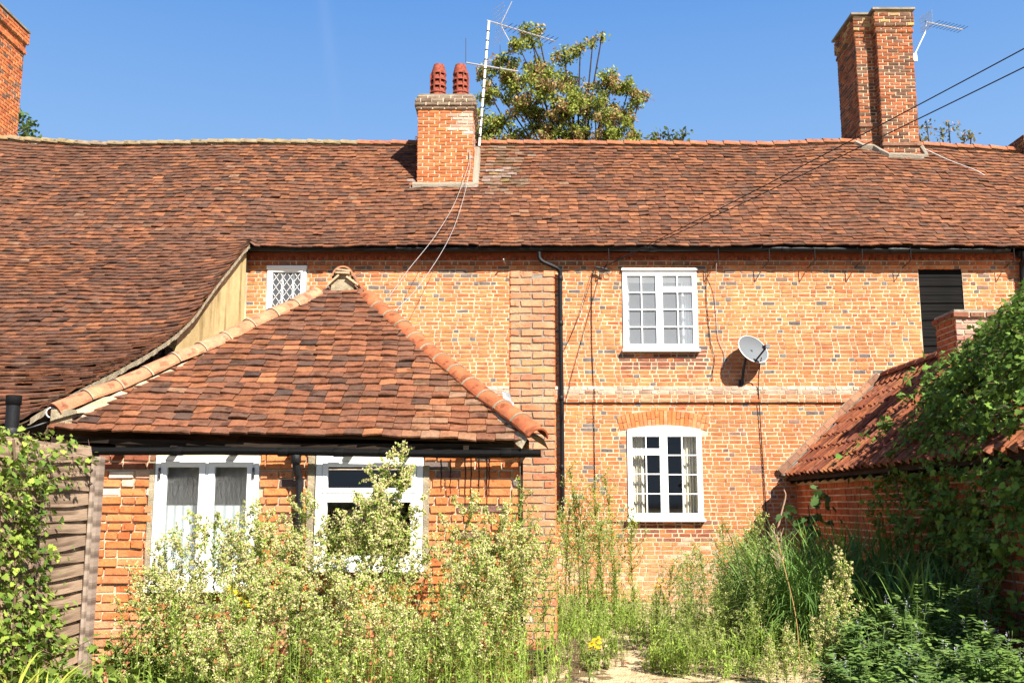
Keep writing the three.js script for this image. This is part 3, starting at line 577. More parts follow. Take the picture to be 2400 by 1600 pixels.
{
  const [c, r] = stack(house, -1.73, -.72, 17.4, 18.42, 6.72, 8.98, { seed: 51, cap: [[.03, 1], [.055, 2], [.02, 1]], colour: (x, y, t, r, s) => t > .87 ? mixc([.13, .10, .08], [.24, .20, .15], r()) : y > 8.2 && x > -1.2 && r() < .7 ? mixc(BR.red, [.55, .50, .45], .3 + r() * .6) : x > -.95 && r() < .35 ? [.30, .24, .2] : dim(mixc(BR.red, BR.orange, r() * .75), .8 + r() * .35) });
  c.userData.label = 'squat central chimney with two louvred pots';
  part(c, 'flaunching', new GB().box(V(-1.225, 8.975, -17.91), .5, .035, .49), M.greymortar);
  const fl = new GB(); fillet(fl, [[-1.8, 17.33], [-1.6, 17.33], [-1.3, 17.33], [-1.0, 17.33], [-.8, 17.33], [-.67, 17.36], [-.67, 17.6], [-.67, 18], [-.67, 18.4]].map(([x, d]) => { const s = sAt(d); return RoofS(x, s).addScaledVector(RoofS.normal(x, s), .02); }), .075, .06, V(0, .8, .5).normalize(), r); part(c, 'mortar_fillet', fl, M.greymortar);
  for (const [x, tilt] of [[-1.41, -.02], [-.97, .02]]) {                      // louvred terracotta pots
    const L = (pts) => { const g = new THREE.LatheGeometry(pts.map(p => new THREE.Vector2(...p)), 24); g.rotateZ(tilt); g.translate(x, 8.99, -17.9); return g; };
    const p = part(c, 'chimney_pot', L([[.155, 0], [.155, .09], [.165, .10], [.165, .125], [.145, .14], [.14, .22]]), M.pot);
    part(p, 'pot_top', L([[.14, .60], [.148, .61], [.10, .80], [.085, .80], [.085, .74]]), M.pot); part(p, 'flue', L([[.105, .1], [.105, .62]]), M.flueshade);  // near-black tube inside the pot stands in for the shade behind the louvres
    for (let k = 0; k < 3; k++) part(p, 'louvre', L([[.112, .33 + k * .125], [.158, .225 + k * .125], [.15, .215 + k * .125], [.112, .25 + k * .125]]), M.pot);
    const rb = new GB(); for (let k = 0; k < 8; k++) { const a = k * Math.PI / 4 + .35; rb.box(V(x + Math.sin(a) * .135, 9.40, -17.9 + Math.cos(a) * .135), .012, .2, .02, WHITE, new THREE.Quaternion().setFromAxisAngle(V(0, 1, 0), a)); } part(p, 'rib', rb, M.pot);
  }
  const tall = (x, y, t, r, s) => t > .9 && r() < .35 ? mixc([.40, .30, .12], [.42, .25, .13], r()) : dim(r() < .3 ? BR.brown : mixc(BR.red, BR.pink, r() * .6), .48 + r() * .34);
  const [a] = stack(house, 6.81, 7.5, 18.5, 19.58, 8.0, 11.12, { seed: 52, cap: [[.02, 1], [.008, 1], [.038, 4]], colour: tall, plinth: { n: 6, out: 0 } }); a.userData.label = 'rear shaft of the tall twin chimney';
  const [b, r2] = stack(house, 7.16, 7.86, 18.3, 19.6, 7.8, 11.13, { seed: 53, cap: [[.02, 1], [.008, 1], [.038, 4]], colour: tall }); b.userData.label = 'front shaft of the tall twin chimney';
  part(a, 'band', new GB().box(V(7.16, 8.82, -19.04), .375, .03, .57, BR.brown), M.brick); part(b, 'band', new GB().box(V(7.51, 8.36, -18.95), .375, .03, .68, BR.brown), M.brick);
  part(a, 'capping', new GB().box(V(7.155, 11.13, -19.04), .42, .02, .62), M.greymortar); part(b, 'capping', new GB().box(V(7.51, 11.14, -18.95), .42, .02, .72), M.greymortar);
  const fl2 = new GB(); fillet(fl2, [[6.72, 18.6], [6.8, 18.45], [7.0, 18.42], [7.08, 18.3], [7.2, 18.2], [7.5, 18.2], [7.8, 18.2], [7.93, 18.22], [7.96, 18.5]].map(([x, d]) => { const s = sAt(Math.min(18.55, d)); return RoofS(x, s).addScaledVector(RoofS.normal(x, s), .02); }), .06, .07, V(0, .8, .5).normalize(), r2); part(b, 'mortar_fillet', fl2, M.greymortar);
  const [l] = stack(house, -10.9, -10.03, 18.0, 19.2, 8.0, 11.12, { seed: 54, course: .075, cap: [[.03, 1], [.015, 2], [.06, 3]], colour: (x, y, t, r) => dim(r() < .18 ? BR.brown : mixc(BR.red, BR.orange, r()), .75 + r() * .4) }); l.userData.label = 'tall orange brick chimney at the far end of the ridge';
  part(l, 'capping', new GB().box(V(-10.465, 11.13, -18.6), .51, .02, .67), M.greymortar);
  const [e] = stack(house, 9.94, 10.3, 18.4, 19.2, 7.9, 8.62, { seed: 55, cap: [[.04, 2]], colour: (x, y, t, r) => dim(BR.brown, .5 + r() * .4), sides: ['front', 'left'] }); e.userData.label = 'low dark stack at the end of the ridge';
}
// ================================================================== THE EXTENSION with its pyramid roof
const ext = thing('brick_extension', 'low brick extension with a pyramid tile roof and pale hip tiles', 'outbuilding', [-1.8, 0, -8.8]);
const EW = { x0: -3.63, x1: .07, d: 8.8 };
const EXT_WIN = [[-3.13, -2.22, .81, 1.93], [-1.72, -.78, .98, 1.93]];
const AP = V(-1.95, 4.15, -11.5), EAVE = { d: 8.63, x0: -4.2, x1: .25 }, eaveY = x => 2.055 - .026 * (x + 2);
{
  const F = frame(V(0, 0, -EW.d), V(1, 0, 0), V(0, 0, 1)), r = rng(61);
  const wall = part(ext, 'wall', core(F, rect(EW.x0, EW.x1, -.2, 2.0), EXT_WIN.map(h => rect(...h)), .24, -.018), M.mortar);
  const spans = v => { let f = [[EW.x0, EW.x1]]; for (const [a, b, c, d] of EXT_WIN) if (v > c && v < d) f = f.flatMap(([p, q]) => b <= p || a >= q ? [[p, q]] : [[p, a - .01], [b + .01, q]]); return f; };
  const list = courses({ u0: EW.x0, u1: EW.x1, v0: -.075, v1: 1.99, course: .0752, stretcher: .215, header: .102, joint: .012, bond: 'mixed', r, spans });
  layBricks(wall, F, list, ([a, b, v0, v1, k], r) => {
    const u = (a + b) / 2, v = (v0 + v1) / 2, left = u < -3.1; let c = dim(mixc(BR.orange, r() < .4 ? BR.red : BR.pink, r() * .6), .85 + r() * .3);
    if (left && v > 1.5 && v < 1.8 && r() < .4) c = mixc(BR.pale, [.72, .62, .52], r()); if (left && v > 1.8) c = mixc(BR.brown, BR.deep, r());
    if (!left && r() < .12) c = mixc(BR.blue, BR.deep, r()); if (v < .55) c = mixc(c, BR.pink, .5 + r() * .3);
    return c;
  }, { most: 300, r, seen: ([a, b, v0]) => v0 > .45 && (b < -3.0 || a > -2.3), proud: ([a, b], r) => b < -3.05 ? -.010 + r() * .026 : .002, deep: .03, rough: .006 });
  // side and rear walls, floor
  for (const [x, n] of [[EW.x1, 1], [EW.x0, -1]]) { const s = frame(V(x, 0, 0), V(0, 0, -1), V(n, 0, 0)); part(ext, 'side_wall', core(s, [[9.04, -.2], [14.3, -.2], [14.3, 2.0], [9.04, 2.0]], [], .22), M.mortar); }
  part(ext, 'rear_wall', core(frame(V(0, 0, -14.3), V(1, 0, 0), V(0, 0, 1)), rect(EW.x0 + .22, EW.x1 - .22, -.2, 2.0), [], .2), M.innerdark);
  part(ext, 'floor', new GB().box(V(-1.78, .04, -11.6), 1.62, .05, 2.5), M.innerdark);
  part(ext, 'ceiling', new GB().box(V(-1.78, 2.03, -11.6), 1.8, .02, 2.6), M.innerdark);
  // windows
  const w1 = makeWindow(ext, -3.13, -2.22, .81, 1.93, -8.79, [[-3.085, -2.685, .85, 1.89, 1, 1], [-2.665, -2.265, .85, 1.89, 1, 1]], { pane: M.obscure, rail: .058, sill: true }); w1.userData.label = 'white casement window with obscured glass';
  const hg = new GB(); for (const [x, y] of [[-3.085, 1.78], [-3.085, 1.0], [-2.265, 1.78], [-2.265, 1.0]]) hg.box(V(x, y, -8.775), .008, .045, .012); part(w1, 'hinge', hg, M.darkmetal);
  const w2 = makeWindow(ext, -1.72, -.78, .98, 1.93, -8.79, [[-1.665, -.835, 1.60, 1.885, 1, 1], [-1.665, -.835, 1.02, 1.575, 1, 1]], { rail: .05, sill: true }); w2.userData.label = 'white window with a top light, half hidden by weeds';
  for (const [x, y, w, h] of [[-3.155, 1.33, .022, .55], [-.75, 1.4, .026, .45], [-1.76, 1.45, .03, .48]]) part(wall, 'reveal_render', new GB().box(V(x, y, -8.80), w, h, .012), M.cement);
}
single('net_curtain', wavySheet(-3.06, -2.29, .84, 1.50, -8.90, .012, 9, 5), M.net, 'white half net curtain behind the obscured glass of the extension', 'curtain');
{ // ---- roof
  const L = AP.distanceTo(V(AP.x, eaveY(AP.x), -EAVE.d)), ey = eaveY(AP.x);
  const S = (x, s) => { const t = s / L; return V(x, lerp(4.15, ey, t) - .026 * (x + 2) * t + .03 * (fbm(x * .9 + 3, s * .9, 701) - .5) + .014 * (fbm(x * 3, s * 2.5, 705) - .5), -lerp(11.5, EAVE.d, t)); };
  const n0 = V(0, 11.5 - EAVE.d, 4.15 - ey).normalize(); S.normal = () => n0.clone();
  const g = new GB(), C = [V(EAVE.x0 + .1, eaveY(EAVE.x0) + .035, -EAVE.d - .11), V(EAVE.x1 - .1, eaveY(EAVE.x1) + .035, -EAVE.d - .11), V(EAVE.x1, 2.0, -14.45), V(EAVE.x0, 2.1, -14.45)], A = AP.clone().add(V(0, -.05, 0));
  for (let k = 0; k < 4; k++) g.tri(C[k], C[(k + 1) % 4], A, WHITE);
  const roof = part(ext, 'roof', g, M.deck), r = rng(71), rows = [];
  for (let s = .40; s < L + .03; s += .1145) { const t = s / L; rows.push({ s, x0: lerp(AP.x, EAVE.x0, t) + .10, x1: lerp(AP.x, EAVE.x1, t) - .08 }); }
  roofTiles(roof, S, rows, { tile: .166, len: .20, lift: .024, thick: .016, r, most: 300, size: ([a, b, s]) => (a > -3.9 ? s * (b - a) : 0), skip: (x, s) => s > 2.9 && x < -3.9 && false,
    colour: ([a, b, s], r) => { const x = (a + b) / 2, t = s / L, k = r(); let c = k < .42 ? TL.red : k < .76 ? TL.brown : k < .89 ? TL.orange : k < .985 ? TL.dark : TL.pale; if (r() < .06) c = TL.black; if (x > -.9 && r() < .3) c = mixc(TL.orange, TL.pale, r()); if (t < .35 && r() < .4) c = TL.brown; if (r() < .004) c = [.22, .19, .10]; return dim(mixc(c, TL.red, .15 + r() * .3), 0.92 + r() * .34); } });
  // right slope and the hidden left slope in plain tile sheets
  for (const [k, x] of [[1, EAVE.x1], [3, EAVE.x0], [2, 0]]) { const gs = new GB(), up = V(0, .03, 0); gs.tri(C[k].clone().add(up), C[(k + 1) % 4].clone().add(up), A.clone().add(up), TL.brown, [0, 0, 4, 0, 2, 3]); part(roof, 'tile_slope', gs, M.tile); }
  // hip tiles on their beds
  const hip = (corner, n, pal, ra, first = 0, last = 1) => {
    const top = AP.clone().add(V(0, -.02, 0)), dirn = corner.clone().sub(top), up = V(0, 1, 0), bed = new GB(), pts = [];
    for (let k = 0; k < n; k++) {
      const t0 = lerp(first, last, (k + 1) / n), t1 = lerp(first, last, k / n) - .008, gb = new GB(), sag = t => -.055 * Math.sin(Math.PI * t) + .012 * Math.sin(t * 23);
      const P = t => top.clone().addScaledVector(dirn, t).add(V(0, -.012 + sag(t), 0));
      halfRound(gb, P(t0), P(t1), up, ra + .006, ra - .006, dim(mixc(pal[0], pal[1], r()), .92 + r() * .16), r, 12, .016, 2.5);
      part(roof, 'hip_tile', gb, M.hip); if (k < n - 1) { const gj = new GB(); halfRound(gj, P(t0 + .0022), P(t0 - .0022), up, ra + .008, ra + .007, WHITE, r, 12, .016, 2.5); part(roof, 'hip_joint', gj, M.cement); }
    }
    for (let t = first; t <= last + .001; t += .02) pts.push(top.clone().addScaledVector(dirn, t).add(V(0, -.055 * Math.sin(Math.PI * t) - .075, 0)));
    fillet(bed, pts, ra * 1.28, .075, V(0, 1, 0), r); part(roof, 'hip_bedding', bed, M.cement);
  };
  const cor = (x, y, d) => V(x, y, -d);
  hip(cor(EAVE.x0, eaveY(EAVE.x0) + .06, EAVE.d), 10, [[.50, .22, .12], [.54, .27, .16]], .116, .13, .935);
  hip(cor(EAVE.x1, eaveY(EAVE.x1) + .05, EAVE.d), 12, [[.48, .17, .075], [.44, .14, .065]], .114, .14, .985);
  hip(cor(EAVE.x1, 2.05, 14.45), 8, [[.48, .17, .08], [.44, .15, .07]], .1, .02, .9);
  // mortared apex under the top ridge tile
  const gm = new GB(); gm.box(V(-1.95, 3.93, -11.22), .13, .13, .05).box(V(-1.95, 4.03, -11.25), .1, .12, .06); gm.tri(V(-2.16, 3.78, -11.12), V(-1.74, 3.78, -11.12), V(-1.95, 4.1, -11.2), WHITE); part(roof, 'apex_mortar', gm, M.cement);
  const ga = new GB(); halfRound(ga, V(-1.95, 4.10, -11.17), V(-1.95, 4.10, -11.6), V(0, 1, 0), .125, .125, [.5, .25, .14], r, 14, .02, 3.1); part(roof, 'apex_tile', ga, M.hip);
  const gt = new GB(); for (const [x, y, a] of [[-1.95, 4.135, -.05], [-1.94, 4.165, -.12], [-2.05, 4.05, .75], [-1.83, 4.04, -.62]]) gt.box(V(x, y, -11.18), .085, .011, .05, [.55, .42, .27], new THREE.Quaternion().setFromAxisAngle(V(0, 0, 1), a)); part(roof, 'tile_slip', gt, M.tile);
  const ge = new GB(); ge.box(V(-3.97, 2.26, -8.80), .095, .075, .05); part(roof, 'hip_end_mortar', ge, M.cement);
  const hook = new THREE.TorusGeometry(.045, .007, 6, 20, 5.2); hook.rotateY(.5); hook.translate(-4.08, 2.31, -8.8); part(roof, 'hip_hook', hook, M.galv);
  // eaves: fascia board, rafter feet, gutter, pipe
  part(ext, 'fascia', new GB().box(V(-1.95, 2.018, -8.765), 2.1, .022, .012, WHITE, new THREE.Quaternion().setFromAxisAngle(V(0, 0, 1), -.026)), M.wood);
  for (const x of [-3.72, -3.42, -2.95, -2.42, -1.9, -1.4, -.9, -.4]) part(ext, 'rafter_foot', new GB().box(V(x, 1.985, -8.735), .024, .028, .05), M.wood);
  const gp = []; for (let x = -3.95; x <= .29; x += .2) gp.push(V(x, 1.955 - .012 * (x + 1.8) * .6 + .006 * Math.sin(x * 2.1), -8.655));
  const gut = part(ext, 'gutter', new GB().tube(gp, .035, 10, WHITE, true), M.oldblack); gut.userData.label = 'weathered black eaves gutter';
  for (const x of [-2.9, -1.5, -1.98, -1.1, -.05]) part(gut, 'joint', new GB().tube([V(x - .045, 1.955 - .0072 * (x + 1.8), -8.655), V(x + .045, 1.955 - .0072 * (x + 1.8), -8.655)], .041, 10, WHITE, true), M.oldblack);
  const dp = part(ext, 'downpipe', new GB().tube(curve([[-1.87, 1.93, -8.66], [-1.87, 1.86, -8.665], [-1.865, 1.78, -8.70], [-1.85, 1.70, -8.735], [-1.84, 1.2, -8.74], [-1.84, .1, -8.74]], 40, .3), .034, 12, WHITE, true), M.black);
  part(dp, 'outlet', new GB().tube([V(-1.87, 1.93, -8.66), V(-1.87, 1.86, -8.66)], .045, 12, WHITE, true), M.black);
  // dark drips of bitumen down the wall
  const dr = new GB(); for (const [x, y0, y1] of [[-.62, 1.9, 1.62], [-.54, 1.9, 1.60], [-.41, 1.92, 1.42], [-.36, 1.92, 1.5], [-.29, 1.9, 1.46], [-.22, 1.92, 1.40], [-.2, 1.9, 1.58]]) { const p = []; for (let k = 0; k <= 8; k++) p.push(V(x + (r() - .5) * .008, lerp(y0, y1, k / 8), -8.792 + r() * .002)); dr.tube(p, t => .0055 * (1 - t * .6), 4); } part(ext, 'bitumen_drip', dr, M.black);
  part(ext, 'corner_board', new GB().box(V(.085, 1.0, -8.80), .012, .96, .03), M.wood);
  // lead dressed into the valley at the foot of the hip
  const ld = new GB(), nx = 14, ny = 4, P = (i, j) => { const u = i / nx, v = j / ny; return V(lerp(-4.46, -3.82, u), lerp(2.14, 2.31, u) + lerp(-.04, .075, v) * (1 - u * .7) + .018 * (fbm(u * 5, v * 3, 801) - .5), lerp(-8.72, -9.1, v)); };
  for (let i = 0; i < nx; i++) for (let j = 0; j < ny; j++) ld.quad(P(i, j), P(i + 1, j), P(i + 1, j + 1), P(i, j + 1), WHITE); part(roof, 'lead_valley', ld, M.lead);
  const fl = new GB(); for (let k = 0; k < 4; k++) fl.quad(V(-.1 + k * .035, 2.62 - k * .09, -9.86 + k * .02), V(-.02 + k * .035, 2.60 - k * .09, -9.85), V(-.0 + k * .035, 2.50 - k * .09, -9.84), V(-.08 + k * .035, 2.50 - k * .09, -9.83), WHITE); part(roof, 'flashing', fl, M.lead);
}
// ================================================================== tall brick pier beside the extension
{
  const pier = thing('brick_pier', 'tall narrow pier of large weathered pink bricks beside the extension', 'brick pier', [.2, 0, -10.1]);
  const x0 = -.02, x1 = .43, d0 = 9.9, top = 3.87, r = rng(81), F = frame(V(x0, 0, -d0), V(1, 0, 0), V(0, 0, 1));
  const c = part(pier, 'core', new GB().box(V(.205, 1.84, -10.12), .218, 1.98, .212), M.greymortar), CO = .0758;
  for (let k = 0; k < 51; k++) {
    const y0 = k * CO + .006, y1 = (k + 1) * CO - .006, w = x1 - x0, cuts = k % 2 ? [0, .222, .45] : [0, .104, .334, .45];
    for (let i = 0; i < cuts.length - 1; i++) {
      const a = cuts[i] + (i ? .006 : -.002 + r() * .004), b = cuts[i + 1] - (i < cuts.length - 2 ? .006 : 0) + (i === cuts.length - 2 ? (r() - .5) * .008 : 0), t = y0 / top, q = r();
      let col = q < .18 ? mixc(BR.red, BR.brown, r() * .7) : q < .6 ? mixc(BR.orange, BR.pink, .3 + r() * .7) : mixc(BR.pink, BR.pale, r() * .5); col = mixc(col, [.42, .20, .12], .5); if (t < .35) col = mixc(col, BR.pink, .4); if (t > .75) col = mixc(col, BR.pink, .5);
      if (t > .55 && t < .75 && r() < .22) col = mixc(col, [.46, .33, .10], .25); if (a < .15 && t < .4 && r() < .4) col = mixc(col, [.7, .6, .52], .6);
      const g = new GB(), bb = k === 50 && i === 1 ? b - .1 : b; brick(g, F, a, bb, y0, y1, .002 + (r() - .5) * .006, dim(col, .88 + r() * .22), r, .02, .006); part(pier, 'brick', g, M.brick);
    }
    const FR = frame(V(x1, 0, -d0), V(0, 0, -1), V(1, 0, 0)), FL = frame(V(x0, 0, -d0 - .43), V(0, 0, 1), V(-1, 0, 0)), gs = new GB();
    for (const f of [FR, FL]) for (const [a, b] of k % 2 ? [[0, .21], [.22, .43]] : [[0, .1], [.11, .32], [.33, .43]]) brick(gs, f, a, b, y0, y1, .006, dim(mixc(BR.orange, BR.red, r()), .9), r, .012); part(pier, 'side_bricks', gs, M.brick, STUFF);
  }
}
// ================================================================== OUTBUILDING on the right with pantiles
const shed = thing('pantile_outbuilding', 'low brick outbuilding with a red pantile roof running towards the viewer', 'outbuilding', [5.8, 0, -11.5]);
{
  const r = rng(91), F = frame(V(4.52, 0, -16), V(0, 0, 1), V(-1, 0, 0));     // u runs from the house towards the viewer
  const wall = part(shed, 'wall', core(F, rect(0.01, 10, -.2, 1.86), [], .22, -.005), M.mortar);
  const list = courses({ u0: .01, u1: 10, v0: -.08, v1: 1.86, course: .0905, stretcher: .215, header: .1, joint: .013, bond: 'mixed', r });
  layBricks(wall, F, list, (b, r) => dim(mixc(BR.deep, BR.red, .3 + r() * .7), .85 + r() * .25), { most: 300, r, seen: ([a, b, v0]) => v0 > .7 && b < 6.2 && b - a > .08, proud: () => .004 });  // bricks deepened, putting the shade on this wall into their colour
  for (const [u, w] of [[0.05, 4.2], [0.05, 4.2]].slice(0, 1)) part(shed, 'far_wall', core(frame(V(7.6, 0, -16), V(0, 0, 1), V(1, 0, 0)), rect(.01, 10, -.2, 1.86), [], .22), M.mortar);
  part(shed, 'gable_wall', core(frame(V(0, 0, -6.0), V(1, 0, 0), V(0, 0, 1)), [[4.76, -.2], [7.36, -.2], [7.36, 1.9], [6.05, 3.35], [4.76, 1.95]], [], .22), M.mortar);
  const eave = V(4.34, 1.94, 0), ridge = V(6.05, 3.54, 0), sl = ridge.clone().sub(eave), SL = sl.length(); sl.normalize(); const nn = V(-sl.y, sl.x, 0);
  const deck = new GB(); deck.quad(V(4.36, 1.90, -15.99), V(4.36, 1.90, -6), V(6.05, 3.50, -6), V(6.05, 3.50, -15.99), WHITE); deck.quad(V(6.05, 3.50, -15.99), V(6.05, 3.50, -6), V(7.75, 1.9, -6), V(7.75, 1.9, -15.99), WHITE);
  const roof = part(shed, 'roof', deck, M.deck);
  // one pantile: S-shaped in section, thick at its lower edge; several tones share the shape
  const W = .215, LEN = .34, seg = 8, prof = t => .034 * Math.sin(t * 6.283 * .92 + .5) + .004 * t, tones = [[.40, .15, .07], [.32, .11, .055], [.44, .19, .09], [.25, .09, .055], [.36, .15, .085]];
  const geos = tones.map((c, i) => {
    const g = new GB();                                                     // local: x across (towards viewer), y out of slope, z up slope from lower edge
    for (let k = 0; k < seg; k++) {
      const a = k / seg * 1.12, b = (k + 1) / seg * 1.12, ya = prof(a), yb = prof(b), P = (t, y, z) => V(t * W, y, z), u = i * .7;
      g.quad(P(a, ya + .03, 0), P(b, yb + .03, 0), P(b, yb + .006, LEN), P(a, ya + .006, LEN), c, [u + a * .2, 0, u + b * .2, 0, u + b * .2, .34, u + a * .2, .34]);
      g.quad(P(a, ya + .014, 0), P(b, yb + .014, 0), P(b, yb + .03, 0), P(a, ya + .03, 0), c, [u, 0, u + .03, 0, u + .03, .02, u, .02]);
    }
    return g.geo();
  });
  const nr = 8, gauge = SL / nr, basis = new THREE.Matrix4().makeBasis(V(0, 0, -1), nn, sl), qb = new THREE.Quaternion().setFromRotationMatrix(basis), at = origin.get(shed); let made = 0; const rest = [];
  for (let k = 0; k < nr; k++) for (let j = 0; j < 46; j++) {
    const p = eave.clone().addScaledVector(sl, k * gauge + (r() - .5) * .02).addScaledVector(nn, .012 + r() * .014); p.z = -15.72 + j * W + (r() - .5) * .012;
    const q = qb.clone().multiply(new THREE.Quaternion().setFromEuler(new THREE.Euler((r() - .5) * .05, (r() - .5) * .05, (r() - .5) * .05))), gi = Math.floor(r() * 5);
    if (j < 37) { const m = new THREE.Mesh(geos[gi], M.tile); m.name = 'pantile'; m.castShadow = m.receiveShadow = true; m.position.copy(p).sub(at); m.quaternion.copy(q); roof.add(m); made++; }
    else { const g = geos[gi].clone(); g.applyQuaternion(q); g.translate(p.x, p.y, p.z); rest.push(g); }
  }
  part(roof, 'pantiling', mergeGeometries(rest), M.tile, STUFF);
  const back = new GB(); back.quad(V(6.05, 3.54, -15.99), V(6.05, 3.54, -6), V(7.78, 1.93, -6), V(7.78, 1.93, -15.99), TL.red, [0, 0, 10, 0, 10, 2.3, 0, 2.3]); part(roof, 'far_slope', back, M.tile);
  for (let d = 15.95; d > 6.3; d -= .36) { const g = new GB(); halfRound(g, V(6.05, 3.53 + r() * .01, -d + .36), V(6.05, 3.53 + r() * .01, -d), V(0, 1, 0), .125, .115, dim([.27, .11, .07], .8 + r() * .4), r, 10, .015, 2.6); part(roof, 'ridge_tile', g, M.hip); }
  // sloping row of brick coping and lead where the roof meets the house
  const cop = new GB(), n = 11; for (let k = 0; k < n; k++) { const t = (k + .5) / n * .97, p = eave.clone().lerp(ridge, t).addScaledVector(nn, .09); const g = new GB(); g.box(V(p.x - .02, p.y + .02, -15.955), SL / n / 2 - .006, .042, .035, dim(mixc(BR.brown, BR.pink, r() * .6), 1.1), new THREE.Quaternion().setFromAxisAngle(V(0, 0, 1), Math.atan2(sl.y, sl.x))); part(roof, 'coping_brick', g, M.brick); }
  const q = new THREE.Quaternion().setFromAxisAngle(V(0, 0, 1), Math.atan2(sl.y, sl.x)), mid = eave.clone().lerp(ridge, .485);
  part(roof, 'coping_mortar', new GB().box(mid.clone().addScaledVector(nn, .085).add(V(-.02, .02, -15.97)), SL * .49, .058, .022, WHITE, q), M.cement);
  part(roof, 'lead_soaker', new GB().box(mid.clone().addScaledVector(nn, .045).add(V(0, 0, -15.93)), SL * .49, .006, .055, WHITE, q), M.lead);
  part(shed, 'eaves_board', new GB().box(V(4.37, 1.90, -11), .012, .022, 4.95), M.wood);
  for (let d = 15.8; d > 6.2; d -= .36) part(shed, 'rafter_foot', new GB().box(V(4.46, 1.905, -d), .09, .03, .03, WHITE, new THREE.Quaternion().setFromAxisAngle(V(0, 0, 1), .6)), M.wood);
  const [ch] = stack(shed, 5.78, 6.42, 12.75, 13.35, 3.0, 4.0, { seed: 95, course: .076, cap: [[.035, 1]], colour: (x, y, t, r, s) => t > .9 ? mixc(BR.brown, BR.deep, r()) : s === 'front' ? mixc([.52, .36, .30], BR.deep, r() * .6) : mixc(BR.deep, BR.red, r()) }); ch.userData.label = 'short brick chimney on the outbuilding, its front face paler';  // front bricks paler than those of the sides
  part(ch, 'capping', new GB().box(V(6.1, 4.005, -13.05), .33, .016, .31), M.greymortar);
}
// ================================================================== garden fence on the left
{
  const fence = thing('board_fence', 'weathered fence panel of wavy lapped boards under climbing plants', 'fence', [-3.5, 0, -7]), r = rng(101);
  for (let k = 0; k < 17; k++) {                                            // wavy-edged lapped boards
    const y = .06 + k * .112, g = new GB(), n = 26, c = dim(mixc([.52, .41, .30], [.40, .31, .23], r()), .85 + r() * .3), ph = r() * 9, r0 = r() * 1.6, amp = .003 + r() * .008, z0 = -8.28, z1 = -4.6; let prev = null;
    for (let i = 0; i <= n; i++) {
      const z = lerp(z0, z1, i / n), sag = -.012 * r0 * Math.sin(Math.PI * clamp((z + 8.3) / 1.9)) + amp * Math.sin(z * 3.1 + ph) + .5 * amp * Math.sin(z * 7.3 + ph * 2), b = y - .012 + sag, t = y + .128 + sag * .4, xo = -3.475 + .004 * Math.sin(z * 4 + ph);
      const ring = [V(xo + .012, b, z), V(xo - .018, t, z), V(xo - .03, t, z), V(xo - .002, b, z)];
      if (prev) { const uv = [z, y * 3, z + .15, y * 3, z + .15, y * 3 + .14, z, y * 3 + .14]; g.quad(prev[0], ring[0], ring[1], prev[1], c, uv); g.quad(prev[3], ring[3], ring[0], prev[0], c, uv); g.quad(prev[1], ring[1], ring[2], prev[2], c, uv); }
      prev = ring;
    }
    part(fence, 'board', g, M.fence);
  }
  for (const [z, w] of [[-8.36, .05], [-6.5, .04]]) part(fence, 'post', new GB().box(V(-3.47, .95, z), w, .95, w, [.42, .36, .31], null, .5), M.fence);
  part(fence, 'batten', new GB().box(V(-3.445, .92, -8.25), .012, .92, .022, [.48, .42, .36], null, .5).box(V(-3.445, .92, -7.35), .012, .92, .022, [.25, .2, .17], null, .5), M.fence);
}
// ================================================================== satellite dish
{
  const dish = thing('satellite_dish', 'oval grey satellite dish with a black receiver arm on the brick wall', 'satellite dish', [3.86, 3.4, -16]);
  const c = V(3.87, 3.97, -15.755), g = new GB(), nr = 8, ns = 36, a = .275, b = .24, q = new THREE.Quaternion().setFromEuler(new THREE.Euler(-.38, .42, -.32, 'YXZ'));
  const P = (i, j, o) => { const rr = i / nr, th = j / ns * 6.283; return V(a * rr * Math.cos(th), b * rr * Math.sin(th), .07 * (rr * rr - 1) - o).applyQuaternion(q).add(c); };
  for (const o of [0, .006]) { const bse = g.p.length / 3; for (let i = 0; i <= nr; i++) for (let j = 0; j <= ns; j++) g.v(P(i, j, o), j, i, WHITE); for (let i = 0; i < nr; i++) for (let j = 0; j < ns; j++) { const k = bse + i * (ns + 1) + j, l = k + ns + 1; g.i.push(k, l, l + 1, k, l + 1, k + 1); } }
  part(dish, 'reflector', g, std({ color: rgb(.135, .145, .155), roughness: .6, transparent: true, opacity: .88 }));
  const rim = []; for (let j = 0; j <= ns; j++) rim.push(P(nr, j, .003)); part(dish, 'rim', new GB().tube(rim, .007, 6), M.galv);
  const foot = V(.03, -.235, .0).applyQuaternion(q).add(c), head = V(.07, -.09, .27).applyQuaternion(q).add(c);
  part(dish, 'arm', new GB().tube([foot, head], .014, 6, WHITE, true), M.darkmetal);
  const dir = c.clone().sub(head).normalize(); const lnb = part(dish, 'receiver', new GB().box(head.clone().addScaledVector(dir, -.01), .032, .03, .045), std({ color: rgb(.16, .17, .18), roughness: .5 }));
  part(lnb, 'feed_horn', new GB().tube([head, head.clone().addScaledVector(dir, .07)], t => .022 + .012 * t, 10, WHITE, true), M.darkmetal);
  const back = V(0, -.02, -.12).applyQuaternion(q).add(c);
  part(dish, 'bracket', new GB().tube([back, V(3.78, 3.86, -15.88), V(3.74, 3.66, -15.92), V(3.71, 3.40, -15.96)], .022, 8, WHITE, true).box(V(3.71, 3.40, -15.98), .04, .10, .014).box(back, .05, .06, .03), M.darkmetal);
}
